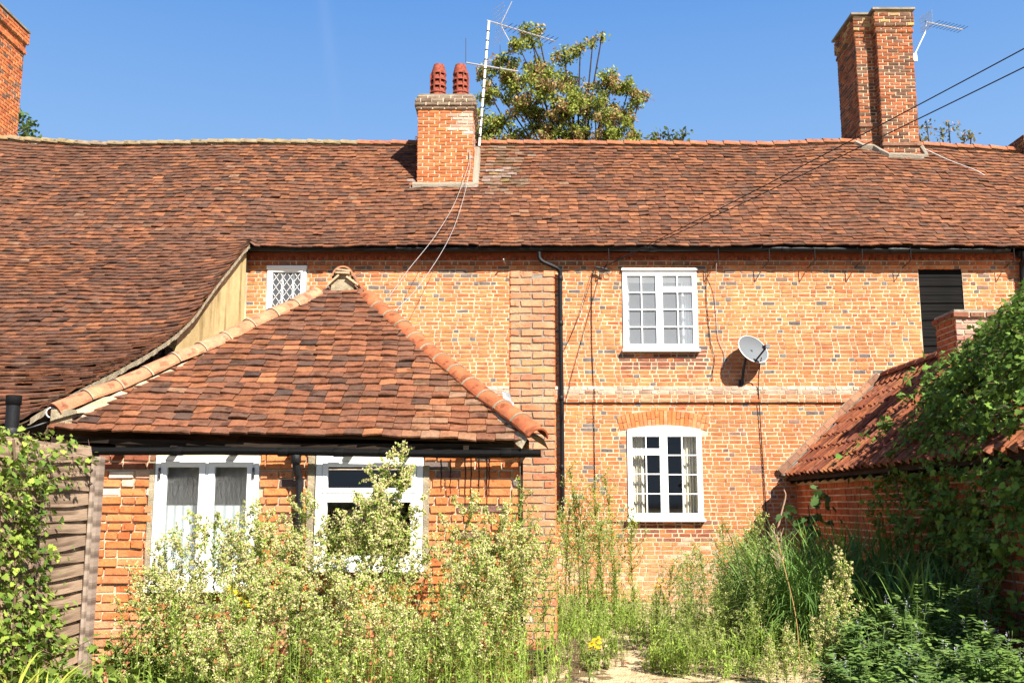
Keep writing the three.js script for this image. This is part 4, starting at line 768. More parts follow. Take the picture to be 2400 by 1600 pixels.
// ================================================================== aerials
function rods(parent, name, list, rad, mat) { for (const [a, b] of list) part(parent, name, new GB().tube([V(...a), V(...b)], rad, 5, WHITE, true), mat); }
{
  const m = thing('television_aerial', 'tall ringed mast with television aerial beside the central chimney', 'aerial', [-.65, 8.3, -18.5]);
  part(m, 'mast', new GB().tube([V(-.655, 8.2, -18.45), V(-.46, 11.0, -18.5)], .026, 8, rgb(1, 1, 1).toArray(), true), std({ color: rgb(.62, .60, .54), roughness: .55 }));
  for (let k = 0; k < 13; k++) { const t = .06 + k * .072, p = V(lerp(-.655, -.46, t), lerp(8.2, 11.0, t), lerp(-18.45, -18.5, t)), d = V(.0695, 1, -.018).normalize().multiplyScalar(.011); part(m, 'ring', new GB().tube([p.clone().sub(d), p.clone().add(d)], .032, 8, WHITE, true), M.darkmetal); }
  const A = V(-.5, 11.02, -18.5), B = V(.89, 11.02, -19.4), P = t => A.clone().lerp(B, t), side = B.clone().sub(A).cross(V(0, 1, 0)).normalize(); part(m, 'boom', new GB().tube([A, B], .014, 6, WHITE, true), M.steel);
  const elq = side.clone().multiplyScalar(.17).add(V(0, 0, 0));
  const pairs = []; for (let k = 0; k < 11; k++) { const p = P(.30 + k * .068); pairs.push([p.clone().add(elq).toArray(), p.clone().sub(elq).toArray()]); } rods(m, 'element', pairs, .006, M.darkmetal);
  const refl = []; for (const sg of [1, -1]) for (let k = 0; k < 5; k++) { const p = P(.20).add(V(-.04 * k * .4, sg * (.05 + k * .085), 0)); refl.push([p.clone().addScaledVector(side, .22).toArray(), p.clone().addScaledVector(side, -.22).toArray()]); } rods(m, 'reflector_rod', refl, .005, M.steel);
  rods(m, 'reflector_stay', [[P(.2).add(V(0, .02, 0)).toArray(), P(.2).add(V(.22, .5, 0)).toArray()], [P(.2).add(V(0, -.02, 0)).toArray(), P(.2).add(V(.17, -.36, 0)).toArray()]], .012, M.steel);
  part(m, 'cross_arm', new GB().tube([V(-.91, 10.1, -18.45), V(.13, 9.96, -18.55)], .016, 6, WHITE, true), M.steel);
  rods(m, 'whip', [[[-.91, 10.1, -18.45], [-.915, 10.62, -18.45]], [[-.24, 9.48, -18.5], [-.235, 10.5, -18.5]], [[.12, 9.7, -18.55], [.13, 9.96, -18.55]]], .007, M.darkmetal);
  part(m, 'strap', new GB().tube([V(-.75, 8.62, -18.3), V(-.62, 8.60, -18.42)], .016, 5, WHITE, true).tube([V(-.75, 8.95, -18.3), V(-.6, 8.93, -18.42)], .016, 5, WHITE, true), M.darkmetal);
}
{
  const m = thing('roof_aerial', 'small television aerial on a bent pole fixed to the twin chimney', 'aerial', [8.0, 10.3, -18.9]);
  part(m, 'pole', new GB().tube(curve([[8.12, 10.38, -18.9], [8.15, 10.5, -18.9], [8.33, 10.85, -18.9], [8.40, 11.0, -18.9], [8.42, 11.22, -18.9]], 16, .3), .017, 8, WHITE, true), M.steel);
  part(m, 'bracket', new GB().box(V(8.05, 10.45, -18.9), .12, .045, .04).box(V(8.11, 10.38, -18.86), .05, .06, .03), M.galv);
  const A = V(8.40, 11.20, -18.9), B = V(9.33, 11.20, -19.25), P = t => A.clone().lerp(B, t), side = B.clone().sub(A).cross(V(0, 1, 0)).normalize(); part(m, 'boom', new GB().tube([A, B], .011, 6, WHITE, true), M.steel);
  const l = []; for (let k = 0; k < 9; k++) { const p = P(.25 + k * .092); l.push([p.clone().addScaledVector(side, .15).toArray(), p.clone().addScaledVector(side, -.15).toArray()]); } rods(m, 'element', l, .005, M.darkmetal);
  const q = []; for (const sg of [1, -1]) for (let k = 0; k < 4; k++) { const p = P(.03).add(V(.0, sg * (.03 + k * .045), 0)); q.push([p.clone().addScaledVector(side, .17).toArray(), p.clone().addScaledVector(side, -.17).toArray()]); } rods(m, 'reflector_rod', q, .006, M.galv);
}
// ================================================================== cables
const cable = (label, pts, rad, mat, n = 40, group) => single('cable', new GB().tube(curve(pts, n), rad, 5), mat, label, 'cable', group);
const wireBlack = std({ color: rgb(.02, .02, .02), roughness: .6 }), wireWhite = std({ color: rgb(.36, .33, .31), roughness: .6 });
const far1 = V(5.43, 5.42, -5.2), far2 = V(5.41, 5.19, -5.2);
for (const [b, l] of [[far1, 'upper black telephone wire crossing the sky to the eaves'], [far2, 'lower black telephone wire crossing the sky to the eaves']]) cable(l, [[1.5, 5.36, -15.93], V(1.5, 5.36, -15.93).lerp(b, .33).add(V(0, -.045, 0)).toArray(), V(1.5, 5.36, -15.93).lerp(b, .66).add(V(0, -.045, 0)).toArray(), b.toArray()], .0062, wireBlack);
cable('upper white cable from the central chimney to the pyramid roof', [[-.78, 7.9, -17.38], [-.80, 7.55, -17.28], [-1.0, 6.6, -16.5], [-1.25, 5.75, -15.5], [-1.5, 4.85, -14], [-1.55, 4.1, -12.3]], .0045, wireWhite);
cable('lower white cable from the central chimney to the pyramid roof', [[-.77, 7.9, -17.38], [-.76, 7.5, -17.25], [-.88, 6.5, -16.4], [-1.05, 5.65, -15.5], [-1.3, 4.6, -13.8], [-1.45, 3.9, -12.2]], .0045, wireWhite);
cable('dark cable running down the wall left of the casement windows', [[1.33, 5.32, -15.97], [1.31, 5.0, -15.98], [1.30, 4.2, -15.98], [1.315, 3.5, -15.98], [1.33, 3.25, -15.93], [1.32, 3.05, -15.97], [1.32, 2.2, -15.98], [1.33, 1.3, -15.98], [1.42, 1.25, -15.98], [1.8, 1.24, -15.98]], .006, wireBlack, 60);
cable('black cable dropping from the satellite dish to the ground', [[3.97, 3.82, -15.66], [3.97, 3.6, -15.86], [3.97, 3.4, -15.93], [3.98, 3.1, -15.96], [4.0, 2.4, -15.975], [4.02, 1.6, -15.975], [4.03, .6, -15.975]], .008, wireBlack, 50);
cable('loose thin cable hanging right of the upper casement window', [[3.22, 5.33, -15.96], [3.19, 5.0, -15.98], [3.2, 4.6, -15.98], [3.24, 4.1, -15.98], [3.29, 3.85, -15.98], [3.25, 3.62, -15.98], [3.24, 3.5, -15.975]], .0055, wireBlack, 40);
cable('pale thin cable hanging from the gutter past the satellite dish', [[3.34, 5.42, -15.8], [3.33, 5.0, -15.95], [3.34, 4.6, -15.98], [3.36, 4.2, -15.98], [3.46, 3.9, -15.98], [3.40, 3.7, -15.98]], .005, wireWhite, 40);
cable('slack dark wire from the eaves down to the rainwater pipe', [[1.36, 5.34, -15.9], [1.15, 4.7, -15.93], [.95, 4.2, -15.96], [.72, 3.75, -15.98]], .005, wireBlack, 20);
cable('thin grey wire lying on the roof below the twin chimney', [[7.95, 8.3, -18.35], [8.3, 7.95, -18.05], [8.6, 7.65, -17.72], [8.72, 7.5, -17.6]], .006, M.galv, 20);
{
  const t = thing('wire_anchor', 'black cable junction and insulator hanging under the eaves', 'cable fitting', [1.48, 5.3, -15.9]);
  part(t, 'insulator', new GB().tube([V(1.38, 5.35, -15.9), V(1.56, 5.31, -15.88)], s => .022 - .008 * s, 8, WHITE, true), M.darkmetal);
  part(t, 'hook', new GB().tube([V(1.56, 5.36, -15.99), V(1.55, 5.35, -15.9), V(1.53, 5.31, -15.88)], .008, 5, WHITE, true), M.darkmetal);
  const k = new THREE.TorusGeometry(.05, .004, 5, 18); k.translate(1.6, 5.29, -15.93); part(t, 'coil', k, wireBlack);
}
{ // soil vent pipe
  const t = thing('vent_pipe', 'stubby black vent pipe with a collar above the ivy', 'pipe', [-4.27, 1.4, -8.5]);
  part(t, 'pipe', new GB().tube([V(-4.27, 1.4, -8.5), V(-4.275, 2.38, -8.5)], .056, 16, WHITE, true), M.black);
  part(t, 'collar', new GB().tube([V(-4.275, 2.35, -8.5), V(-4.275, 2.43, -8.5)], .064, 16, WHITE, true), M.oldblack); part(t, 'socket', new GB().tube([V(-4.27, 2.05, -8.5), V(-4.27, 2.15, -8.5)], .068, 16, WHITE, true), M.black);
}
{ // pots at the foot of the pier
  const t = thing('plant_pot', 'black plastic plant pot standing at the foot of the brick pier', 'plant pot', [.22, 0, -9.35]);
  const g = new THREE.LatheGeometry([[.0, .01], [.10, .01], [.135, .20], [.15, .20], [.15, .225], [.125, .225], [.10, .05], [0, .05]].map(p => new THREE.Vector2(...p)), 24); g.translate(.22, 0, -9.35); part(t, 'body', g, M.black);
  const g2 = new THREE.LatheGeometry([[.02, .1], [.08, .1], [.105, .25], [.118, .25], [.118, .285], [.098, .285], [.08, .13], [.02, .13]].map(p => new THREE.Vector2(...p)), 20); const m2 = single('terracotta_pot', g2, M.pot, 'terracotta pot nested inside the black plastic pot', 'plant pot'); m2.position.set(.22, .05, -9.35); m2.rotation.z = .12;
  const sg = new GB(), rr = rng(5); for (let k = 0; k < 14; k++) { const a = k * .45, b = a + .45; } const sh = new THREE.LatheGeometry([[.13, 0], [.15, .12], [.135, .12], [.118, .01]].map(p => new THREE.Vector2(...p)), 10, 0, 2.0); sh.rotateX(.5); sh.translate(.02, .02, -9.1); single('pot_shard', sh, M.pot, 'broken curved shard of terracotta left of the black pot', 'pot shard');
}
// ================================================================== TREES beyond the roof
function tree(name, label, base, limbs, clusters, seed, { leaf = .11, perM = 260, green, dry, dryness = .4, group } = {}) {
  const t = thing(name, label, 'tree', base, group), r = rng(seed), tb = new GB(), lb = new GB(), B = V(...base);
  const fork = V(...limbs.fork); tb.tube(curve([B, B.clone().lerp(fork, .5).add(V(.1, 0, .1)), fork], 10), s => lerp(limbs.r, limbs.r * .6, s), 8);
  part(t, 'trunk', tb, M.bark); const br = new GB();
  for (const [x, y, z, rad] of clusters) {
    const c = V(x, y, z), mid = fork.clone().lerp(c, .55).add(V((r() - .5) * .5, -.25, (r() - .5) * .5)); br.tube(curve([fork, mid, c, c.clone().add(V((x - fork.x) * .05, rad * .8, 0))], 12), s => lerp(.036, .006, s), 4);
    const n = Math.round(perM * rad * rad * 2.2), tw = Math.max(6, Math.round(rad * 30));
    for (let k = 0; k < tw; k++) {                                          // twigs with leaves bunched along them
      const d = rdir(r, .35), L = rad * (.45 + r() * .6), a = c.clone().add(V((r() - .5) * rad * .5, (r() - .5) * rad * .5, (r() - .5) * rad * .5)), e = a.clone().addScaledVector(d, L);
      br.tube([a, a.clone().lerp(e, .5).add(V(0, L * .06, 0)), e], s => .008 * (1 - s * .8), 3);
      const m = Math.max(4, Math.round(n / tw)), isDry = r() < dryness;
      for (let q = 0; q < m; q++) {
        const p = a.clone().lerp(e, .25 + .8 * Math.sqrt(r())).add(V((r() - .5) * .24, (r() - .5) * .22, (r() - .5) * .24)), dd = rdir(r, -.35), g = r();
        const col = isDry && r() < .65 ? dim(mixc(dry[0], dry[1], g), .8 + r() * .4) : dim(mixc(green[0], green[1], g), .75 + r() * .5);
        blade(lb, p, dd, rdir(r, .8), leaf * (.6 + r() * .7), OVAL, col, .12);
      }
    }
  }
  part(t, 'branch', br, M.bark); part(t, 'crown', lb, M.leaf, STUFF); return t;
}
const PX = (x, y, rad, z = -26) => [x, y, z, rad];
tree('maple_tree', 'tall loose tree with browning leaves behind the central chimney', [2.2, 0, -26.5], { fork: [2.0, 9.2, -26.4], r: .3 }, [
  PX(.42, 14.62, .2), PX(.55, 14.3, .26), PX(.72, 14.55, .16), PX(.2, 13.9, .3, -25.6), PX(-.35, 13.6, .32), PX(-.75, 13.35, .3), PX(0, 13.2, .55), PX(.7, 13.5, .5, -26.6), PX(1.45, 13.8, .3), PX(1.9, 14.0, .24), PX(2.25, 14.2, .16), PX(2.5, 14.35, .12), PX(1.6, 13.35, .36, -26.8), PX(-.6, 12.7, .4), PX(.2, 12.5, .6), PX(1.0, 12.6, .65, -25.5), PX(1.75, 12.6, .42), PX(2.6, 12.9, .42), PX(2.75, 13.2, .26), PX(3.2, 12.75, .38), PX(3.55, 12.6, .3), PX(.7, 11.9, .55), PX(1.5, 11.9, .65, -25.6), PX(2.3, 12.0, .6), PX(3.0, 11.95, .5), PX(1.1, 11.35, .5), PX(1.9, 11.3, .6), PX(2.7, 11.3, .55), PX(-.7, 11.6, .42), PX(-.35, 11.9, .36), PX(-1.0, 12.05, .28), PX(.0, 11.3, .45), PX(-.9, 11.3, .4), PX(3.4, 11.3, .35), PX(.55, 11.1, .35)],
  111, { leaf: .085, perM: 2100, green: [[.16, .20, .03], [.36, .38, .08]], dry: [[.34, .20, .09], [.46, .31, .15]], dryness: .34 });
tree('sapling_tree', 'low green treetop just right of the browning tree behind the ridge', [4.4, 0, -26], { fork: [4.4, 10, -26], r: .12 }, [PX(3.9, 11.25, .35), PX(4.3, 11.5, .25), PX(4.75, 11.55, .22), PX(4.5, 11.2, .4)], 112, { leaf: .13, perM: 280, green: [[.07, .11, .03], [.14, .17, .05]], dry: [[.2, .13, .06], [.25, .17, .08]], dryness: .2 });
tree('bushy_tree', 'dark green treetop beside the chimney at the end of the ridge', [-13.4, 0, -26], { fork: [-13.4, 10, -26], r: .2 }, [PX(-13.35, 11.7, .38), PX(-13.7, 11.9, .4), PX(-13.6, 11.3, .45), PX(-13.1, 11.3, .28)], 113, { leaf: .14, perM: 320, green: [[.06, .11, .03], [.12, .18, .05]], dry: [[.2, .16, .06], [.25, .2, .08]], dryness: .15 });
tree('sparse_tree', 'thin sparse treetop right of the tall twin chimney', [11.8, 0, -26], { fork: [11.7, 10.2, -26], r: .1 }, [PX(11.2, 11.35, .28), PX(11.4, 11.8, .2), PX(11.8, 11.5, .28), PX(12.0, 11.75, .2), PX(12.4, 11.35, .26), PX(10.9, 11.5, .2), PX(12.6, 11.5, .12)], 114, { leaf: .10, perM: 150, green: [[.13, .14, .05], [.24, .22, .08]], dry: [[.34, .2, .12], [.4, .26, .16]], dryness: .4 });
tree('small_tree', 'tiny tuft of treetop just left of the central chimney', [-2.75, 0, -26], { fork: [-2.7, 10.2, -26], r: .1 }, [PX(-2.75, 11.15, .22), PX(-2.6, 11.3, .16)], 115, { leaf: .10, perM: 250, green: [[.14, .16, .05], [.24, .22, .08]], dry: [[.34, .2, .12], [.4, .26, .16]], dryness: .5 });

// ================================================================== FLEABANE: tall stems, narrow leaves, cream seed heads
function fleabane(seed, H, { fluff = 1, heads = 1, leafy = 1, spread = 1, green = [[.22, .31, .04], [.36, .45, .09]], cream = [[.50, .42, .20], [.64, .55, .32]] } = {}) {
  const r = rng(seed), st = new GB(), lf = new GB(), hd = new GB(), lx = (r() - .5) * .3 * H, lz = (r() - .5) * .2 * H, P = t => V(lx * t * t, H * t, lz * t * t), sc = [.20, .20, .07];
  st.tube([0, .3, .6, .85, 1].map(P), t => .007 * (1 - t * .8), 5, sc);
  const gl = () => dim(mixc(green[0], green[1], r()), .8 + r() * .4);
  for (let k = 0; k < 70 * H * leafy; k++) { const t = .08 + .85 * Math.pow(r(), .9), a = k * 2.4 + r(), d = V(Math.cos(a), .55 + r() * .5, Math.sin(a)).normalize(); lance(lf, P(t), d, V(0, 1, 0), (.11 - .05 * t) * (.7 + r() * .6), .006 + r() * .003, gl(), .15 + r() * .35); }
  const nb = Math.round(15 * heads);
  const tuft = (p, z) => {
    const c = r() < .34 ? dim(mixc(green[0], green[1], r()), 1.3) : dim(mixc(cream[0], cream[1], r()), .82 + r() * .3), ax = rdir(r, .7), q1 = ax.clone().cross(rdir(r)).normalize(), q2 = ax.clone().cross(q1), T = p.clone().addScaledVector(ax, z * 1.3), o = [0, 2.09, 4.19].map(t => p.clone().addScaledVector(q1, Math.cos(t) * z).addScaledVector(q2, Math.sin(t) * z).addScaledVector(ax, -z * .4));
    for (let e = 0; e < 3; e++) hd.tri(o[e], o[(e + 1) % 3], T, c); hd.tri(o[2], o[1], o[0], dim(c, .95));
  };
  for (let k = 0; k <= nb; k++) {                                            // each branch ends in a plume of seed heads; the last one is the tip of the stem
    const tip = k === nb, t = tip ? .86 : .40 + .5 * k / nb, a = k * 2.4 + r() * .6, L = (tip ? .2 : ((1 - t) * .52 * H + .09)) * (tip ? 1 : spread) * (.75 + r() * .5), out = tip ? .08 : .45 + .4 * r(), d = V(Math.cos(a) * out, .8, Math.sin(a) * out).normalize(), A = P(t), E = A.clone().addScaledVector(d, L), mid = A.clone().lerp(E, .5).add(V(Math.cos(a) * L * .1, -L * .05, Math.sin(a) * L * .1)), Q = s => s < .5 ? A.clone().lerp(mid, s * 2) : mid.clone().lerp(E, s * 2 - 1);
    st.tube([A, mid, E], s => .0034 * (1 - s * .6), 3, sc);
    for (let q = 0; q < (6 + L * 30) * leafy; q++) lance(lf, Q(.05 + r() * .8), rdir(r, .6), V(0, 1, 0), .03 + r() * .035, .0034, gl(), .1);
    const twigs = Math.round((7 + L * 22) * Math.min(1.3, fluff));
    for (let w = 0; w < twigs; w++) {                                        // little side twigs, each with a dense cluster
      const s = .34 + .68 * (w / twigs), b = Q(Math.min(1, s)), tl = (.035 + .055 * (1 - Math.abs(s - .6)) * Math.min(1.4, L * 4)) * (.6 + r() * .7), e = b.clone().addScaledVector(d.clone().multiplyScalar(.7).add(rdir(r).multiplyScalar(.8)).normalize(), tl);
      st.tube([b, e], .0013, 3, sc);
      const m = Math.round((6 + 7 * r()) * fluff); for (let q = 0; q < m; q++) tuft(b.clone().lerp(e, .45 + r() * .6).add(V((r() - .5) * .03, (r() - .4) * .028, (r() - .5) * .03)), .0055 + r() * .0055);
    }
  }
  return { st: st.geo(), lf: lf.geo(), hd: hd.geo(), H };
}
const CREAM = [[.50, .42, .22], [.62, .54, .32]], LIME = [[.22, .32, .045], [.35, .45, .09]];
const PALE = [[.60, .53, .24], [.80, .72, .42]], GREENISH = [[.48, .50, .17], [.68, .64, .34]];
const FB = [fleabane(1, 1.7, { fluff: .95, spread: .95, leafy: 1.5, cream: PALE }), fleabane(2, 1.5, { fluff: 1.1, leafy: 1.4, spread: 1.15, cream: PALE }), fleabane(3, 1.9, { fluff: 1.1, spread: .62, leafy: 1.5, cream: PALE }), fleabane(4, 1.2, { fluff: 1.0, leafy: 1.4, spread: 1.1, heads: .8, cream: PALE }),
  fleabane(5, 1.75, { fluff: .4, leafy: 1.9, spread: .62, green: LIME, cream: GREENISH }), fleabane(6, 1.3, { fluff: .4, leafy: 2.1, spread: .8, green: LIME, cream: GREENISH }), fleabane(7, 1.0, { fluff: .5, leafy: 2.0, spread: 1.0, heads: .8, green: LIME, cream: GREENISH }),
  fleabane(8, 1.2, { fluff: .9, spread: .5, leafy: 1.3, cream: PALE })];
function plantFleabane(v, x, z, h, turn, label, group, lean = 0) {
  const p = FB[v], t = thing('fleabane', label, 'weed', [x, 0, z], group), s = h / p.H; t.rotation.y = turn; t.scale.setScalar(s); if (lean) t.rotation.z = lean;
  for (const [n, g, m] of [['stem', p.st, M.stem], ['leaves', p.lf, M.leaf], ['seed_heads', p.hd, M.fluff]]) { const o = new THREE.Mesh(g, m); o.name = n; o.castShadow = o.receiveShadow = true; o.userData.kind = 'stuff'; t.add(o); }
  return t;
}
{
  const r = rng(121), put = (list, label, group) => list.forEach(([v, x, d, h, l]) => plantFleabane(v, x, -d, h, r() * 6.28, label, group, l || (r() - .5) * .1));
  put([[2, -.97, 7.7, 2.02, -.02], [2, -1.12, 7.8, 1.90, .02], [0, -1.2, 7.6, 1.66], [2, -.82, 7.75, 1.62, -.10], [0, -1.4, 7.5, 1.42]], 'tall cream-headed fleabane in front of the plain glazed extension window', 'fleabane before the plain window');
  put([[1, -2.2, 7.5, 1.46, .05], [0, -2.0, 7.7, 1.56], [1, -1.82, 7.4, 1.40], [0, -2.45, 7.6, 1.30, .14], [3, -2.6, 7.4, 1.08, .1], [0, -1.68, 7.9, 1.62, .03], [3, -2.3, 7.2, 1.02], [3, -1.95, 7.1, 1.1]], 'bushy cream fleabane in front of the obscured glass window', 'fleabane before the obscured window');
  put([[1, -1.45, 6.9, 1.12], [3, -1.1, 6.8, 1.08], [5, -.75, 7, 1.12], [5, -.45, 7.1, 1.02], [1, -.3, 7.5, 1.25, -.08], [6, -1.7, 6.7, .95], [3, -.85, 6.6, .9], [6, -2.05, 6.6, .9], [5, -1.25, 6.6, .95], [6, -1.0, 6.2, .8], [6, -1.5, 6.2, .78], [6, -.6, 6.4, .82], [3, -1.8, 6.3, .8], [6, -.3, 6.8, .9], [6, -2.3, 6.9, .85]], 'mid-height fleabane in the thick of the central weeds', 'fleabane in the central thicket');
  put([[0, -.33, 7.95, 1.55, -.14], [1, -.2, 8.1, 1.42, -.16], [0, -.5, 8, 1.62, -.04]], 'leaning fleabane before the brick between window and pier', 'fleabane before the bare brick');
  put([[4, -.0, 8.2, 1.75], [4, .1, 8.4, 1.5], [5, -.12, 8.0, 1.25], [5, .25, 8.5, 1.3]], 'upright lime green fleabane in front of the brick pier', 'fleabane before the pier');
  put([[4, .88, 13.2, 2.12, .02], [4, 1.15, 13.0, 1.9, -.03], [5, .75, 12.9, 1.5], [4, 1.42, 13.8, 2.05, -.04], [5, 1.05, 12.7, 1.35], [5, 1.6, 13.3, 1.5, -.25], [5, .9, 12.5, 1.15], [5, 1.3, 12.8, 1.25], [4, .7, 13.4, 1.6], [5, 1.0, 13.3, 1.7]], 'tall green fleabane between the rainwater pipe and the casement window', 'fleabane right of the pier');
  put([[6, .42, 10.4, .6], [6, .62, 10.9, .55], [6, -.25, 7.6, .85], [6, -.05, 7.4, .8], [6, -.35, 7.1, .8], [6, .05, 7.9, .9]], 'short green fleabane at the foot of the brick pier', 'low fleabane by the pot');
  put([[5, 2.75, 13, 1.35], [6, 2.6, 12.4, 1.1], [5, 2.95, 12.6, 1.3], [5, 2.25, 11.9, 1.0], [6, 2.0, 11.6, .9], [6, 2.4, 11.2, .95], [5, 2.55, 10.6, 1.05], [6, 2.15, 10.4, .8], [6, 1.85, 10.8, .75], [6, 1.7, 10.1, .62], [6, 1.95, 9.8, .72], [5, 2.35, 9.9, .9], [6, 1.55, 9.5, .5], [6, 2.1, 9.2, .62], [6, 1.8, 9.1, .5], [5, 2.75, 10.9, 1.15], [6, 1.45, 10.7, .6], [6, 1.75, 11.6, .85], [6, 2.2, 12.6, 1.0], [5, 3.2, 13.6, 1.5], [6, 1.6, 9.0, .45], [6, 1.35, 11.5, .6]], 'pale green fleabane along the right of the bare path', 'fleabane right of the path');
  put([[7, 2.62, 8.2, 1.12], [7, 2.36, 7.7, .82], [7, 2.45, 8.1, .9]], 'cream-headed fleabane rising out of the dark grass clump', 'fleabane among the grasses');
  put([[7, 2.0, 7.6, .62], [7, 1.85, 7.4, .55], [7, 2.15, 7.5, .5]], 'short cream fleabane left of the goats rue', 'fleabane beside the path edge');
  put([[6, -2.7, 7.3, .8], [6, -2.9, 7.7, .6]], 'small fleabane at the foot of the eroded brick corner', 'fleabane at the corner');
}
// dense low weeds nobody could count
function weeds(name, label, spots, seed, { green = LIME, hmin = .15, hmax = .5, n = 24, lw = .008, ll = .1, cream = .12, kind = 'lance' } = {}) {
  const r = rng(seed), lf = new GB();
  for (const [x, d, rad, hm = 1, cnt = 1] of spots) for (let k = 0; k < n * cnt; k++) {
    const a = r() * 6.283, q = Math.sqrt(r()) * rad, b = V(x + Math.cos(a) * q, 0, -d + Math.sin(a) * q), h = lerp(hmin, hmax, r()) * hm, tip = b.clone().add(V((r() - .5) * .2 * h, h, (r() - .5) * .2 * h)), c0 = dim(mixc(green[0], green[1], r()), .7 + r() * .5);
    lf.tube([b, tip], .002, 3, c0); const m = 6 + h * 26;
    for (let e = 0; e < m; e++) {
      const p = b.clone().lerp(tip, .1 + .9 * r()), dd = rdir(r, .5), c = dim(c0, .8 + r() * .45);
      if (kind === 'lance') lance(lf, p, dd, V(0, 1, 0), ll * (.5 + r() * .7), lw * (.7 + r() * .6), c, .2); else blade(lf, p.add(V((r() - .5) * .05, 0, (r() - .5) * .05)), dd, V(0, 1, 0), ll * (.5 + r() * .8), kind === 'oval' ? OVAL : kind === 'heart' ? HEART : LOBES, c, .15);
    }
    if (r() < cream * 4) for (let e = 0; e < 5; e++) lance(lf, tip.clone().add(V((r() - .5) * .05, r() * .03, (r() - .5) * .05)), rdir(r, .5), V(0, 1, 0), .018, .006, dim(mixc(CREAM[0], CREAM[1], r()), .9), 0);
  }
  return single(name, lf, M.leaf, label, 'weeds', null, 'stuff');
}
weeds('green_weeds', 'dense narrow-leaved green weeds under the fleabane in the centre', [[-2.2, 7.3, .5, 1, 2], [-1.6, 6.9, .6, 1.1, 2.4], [-1, 6.7, .6, 1.1, 2.4], [-.4, 7, .5, 1, 2], [-1.3, 7.6, .6, 1.4, 2], [-.6, 7.6, .5, 1.2, 2], [-.1, 7.6, .4, 1.0, 1.6], [-2.7, 7.2, .4, .8, 1.4], [.15, 8.4, .35, 1, 1.6], [-.3, 8.2, .4, 1.3, 1.4], [-1.9, 6.3, .5, .8, 1.6], [-.9, 6.2, .5, .8, 1.6]], 131, { hmin: .25, hmax: .7, n: 24, ll: .07, lw: .006 });
weeds('path_weeds', 'low green weeds lining the bare path', [[.55, 9.9, .18, .8, 1.2], [.75, 10.9, .25, .9, 1.5], [.62, 12, .3, 1, 1.5], [1.5, 9.3, .2, .7, 1.6], [1.62, 10.2, .25, .8, 1.8], [1.7, 11.2, .3, .9, 1.8], [1.15, 12.0, .25, .7, 1.2], [1.05, 10.3, .14, .4, .9], [.9, 11.3, .2, .6, 1], [1.35, 11.3, .2, .6, 1], [1.3, 9.5, .14, .4, .8], [.8, 9.6, .12, .4, .8], [1.3, 12.7, .3, .8, 1.2], [.85, 12.9, .45, 1.3, 2.4], [1.2, 13.1, .45, 1.2, 2.2], [.6, 11.4, .22, .6, 1], [2, 10.5, .5, .8, 2.4], [2.3, 11.5, .5, .9, 2.4], [1.8, 9.6, .4, .6, 2], [2.1, 9.1, .4, .7, 2], [2.6, 12.4, .5, 1, 1.6], [1.5, 12.9, .6, .5, 1.4], [1.95, 13.6, .7, .6, 1.6], [1.1, 13, .5, .6, 1.2], [3.1, 13.5, .5, 1.1, 1.6], [.4, 12.5, .5, .5, 1], [2.5, 9.6, .35, .8, 1.4]], 132, { hmin: .18, hmax: .62, n: 26, ll: .075 });
weeds('dry_weeds', 'brown dried weeds around the black pot', [[.42, 9.35, .2, 1, 1.6], [.62, 9.7, .22, .9, 1.3], [-.2, 7.2, .3, 1, .8], [.95, 9.7, .15, .5, .7], [.25, 9.1, .12, .8, .7]], 133, { green: [[.20, .13, .08], [.33, .25, .15]], hmin: .12, hmax: .36, n: 26, ll: .04, lw: .003, cream: 0 });
weeds('ivy_ground_cover', 'leafy ground ivy at the foot of the fence and brick corner', [[-2.9, 7.6, .35, .9, 2], [-3.1, 7.0, .4, .8, 2], [-2.6, 6.9, .4, .6, 1.8], [-2.5, 7.8, .3, 1.0, 1.4], [-3.2, 6.4, .4, .7, 1.4], [-2.2, 6.6, .35, .7, 1.4]], 134, { green: [[.10, .17, .025], [.26, .33, .06]], hmin: .2, hmax: .65, n: 22, ll: .07, kind: 'heart', cream: 0 });
weeds('yellow_weeds', 'yellow-green low leaves at the bottom edge beside the fence', [[-2.35, 6.15, .22, .42, 1.6], [-2.6, 6.3, .2, .4, 1]], 135, { green: [[.45, .45, .03], [.6, .5, .04]], hmin: .2, hmax: .9, n: 18, ll: .07, kind: 'oval', cream: 0 });

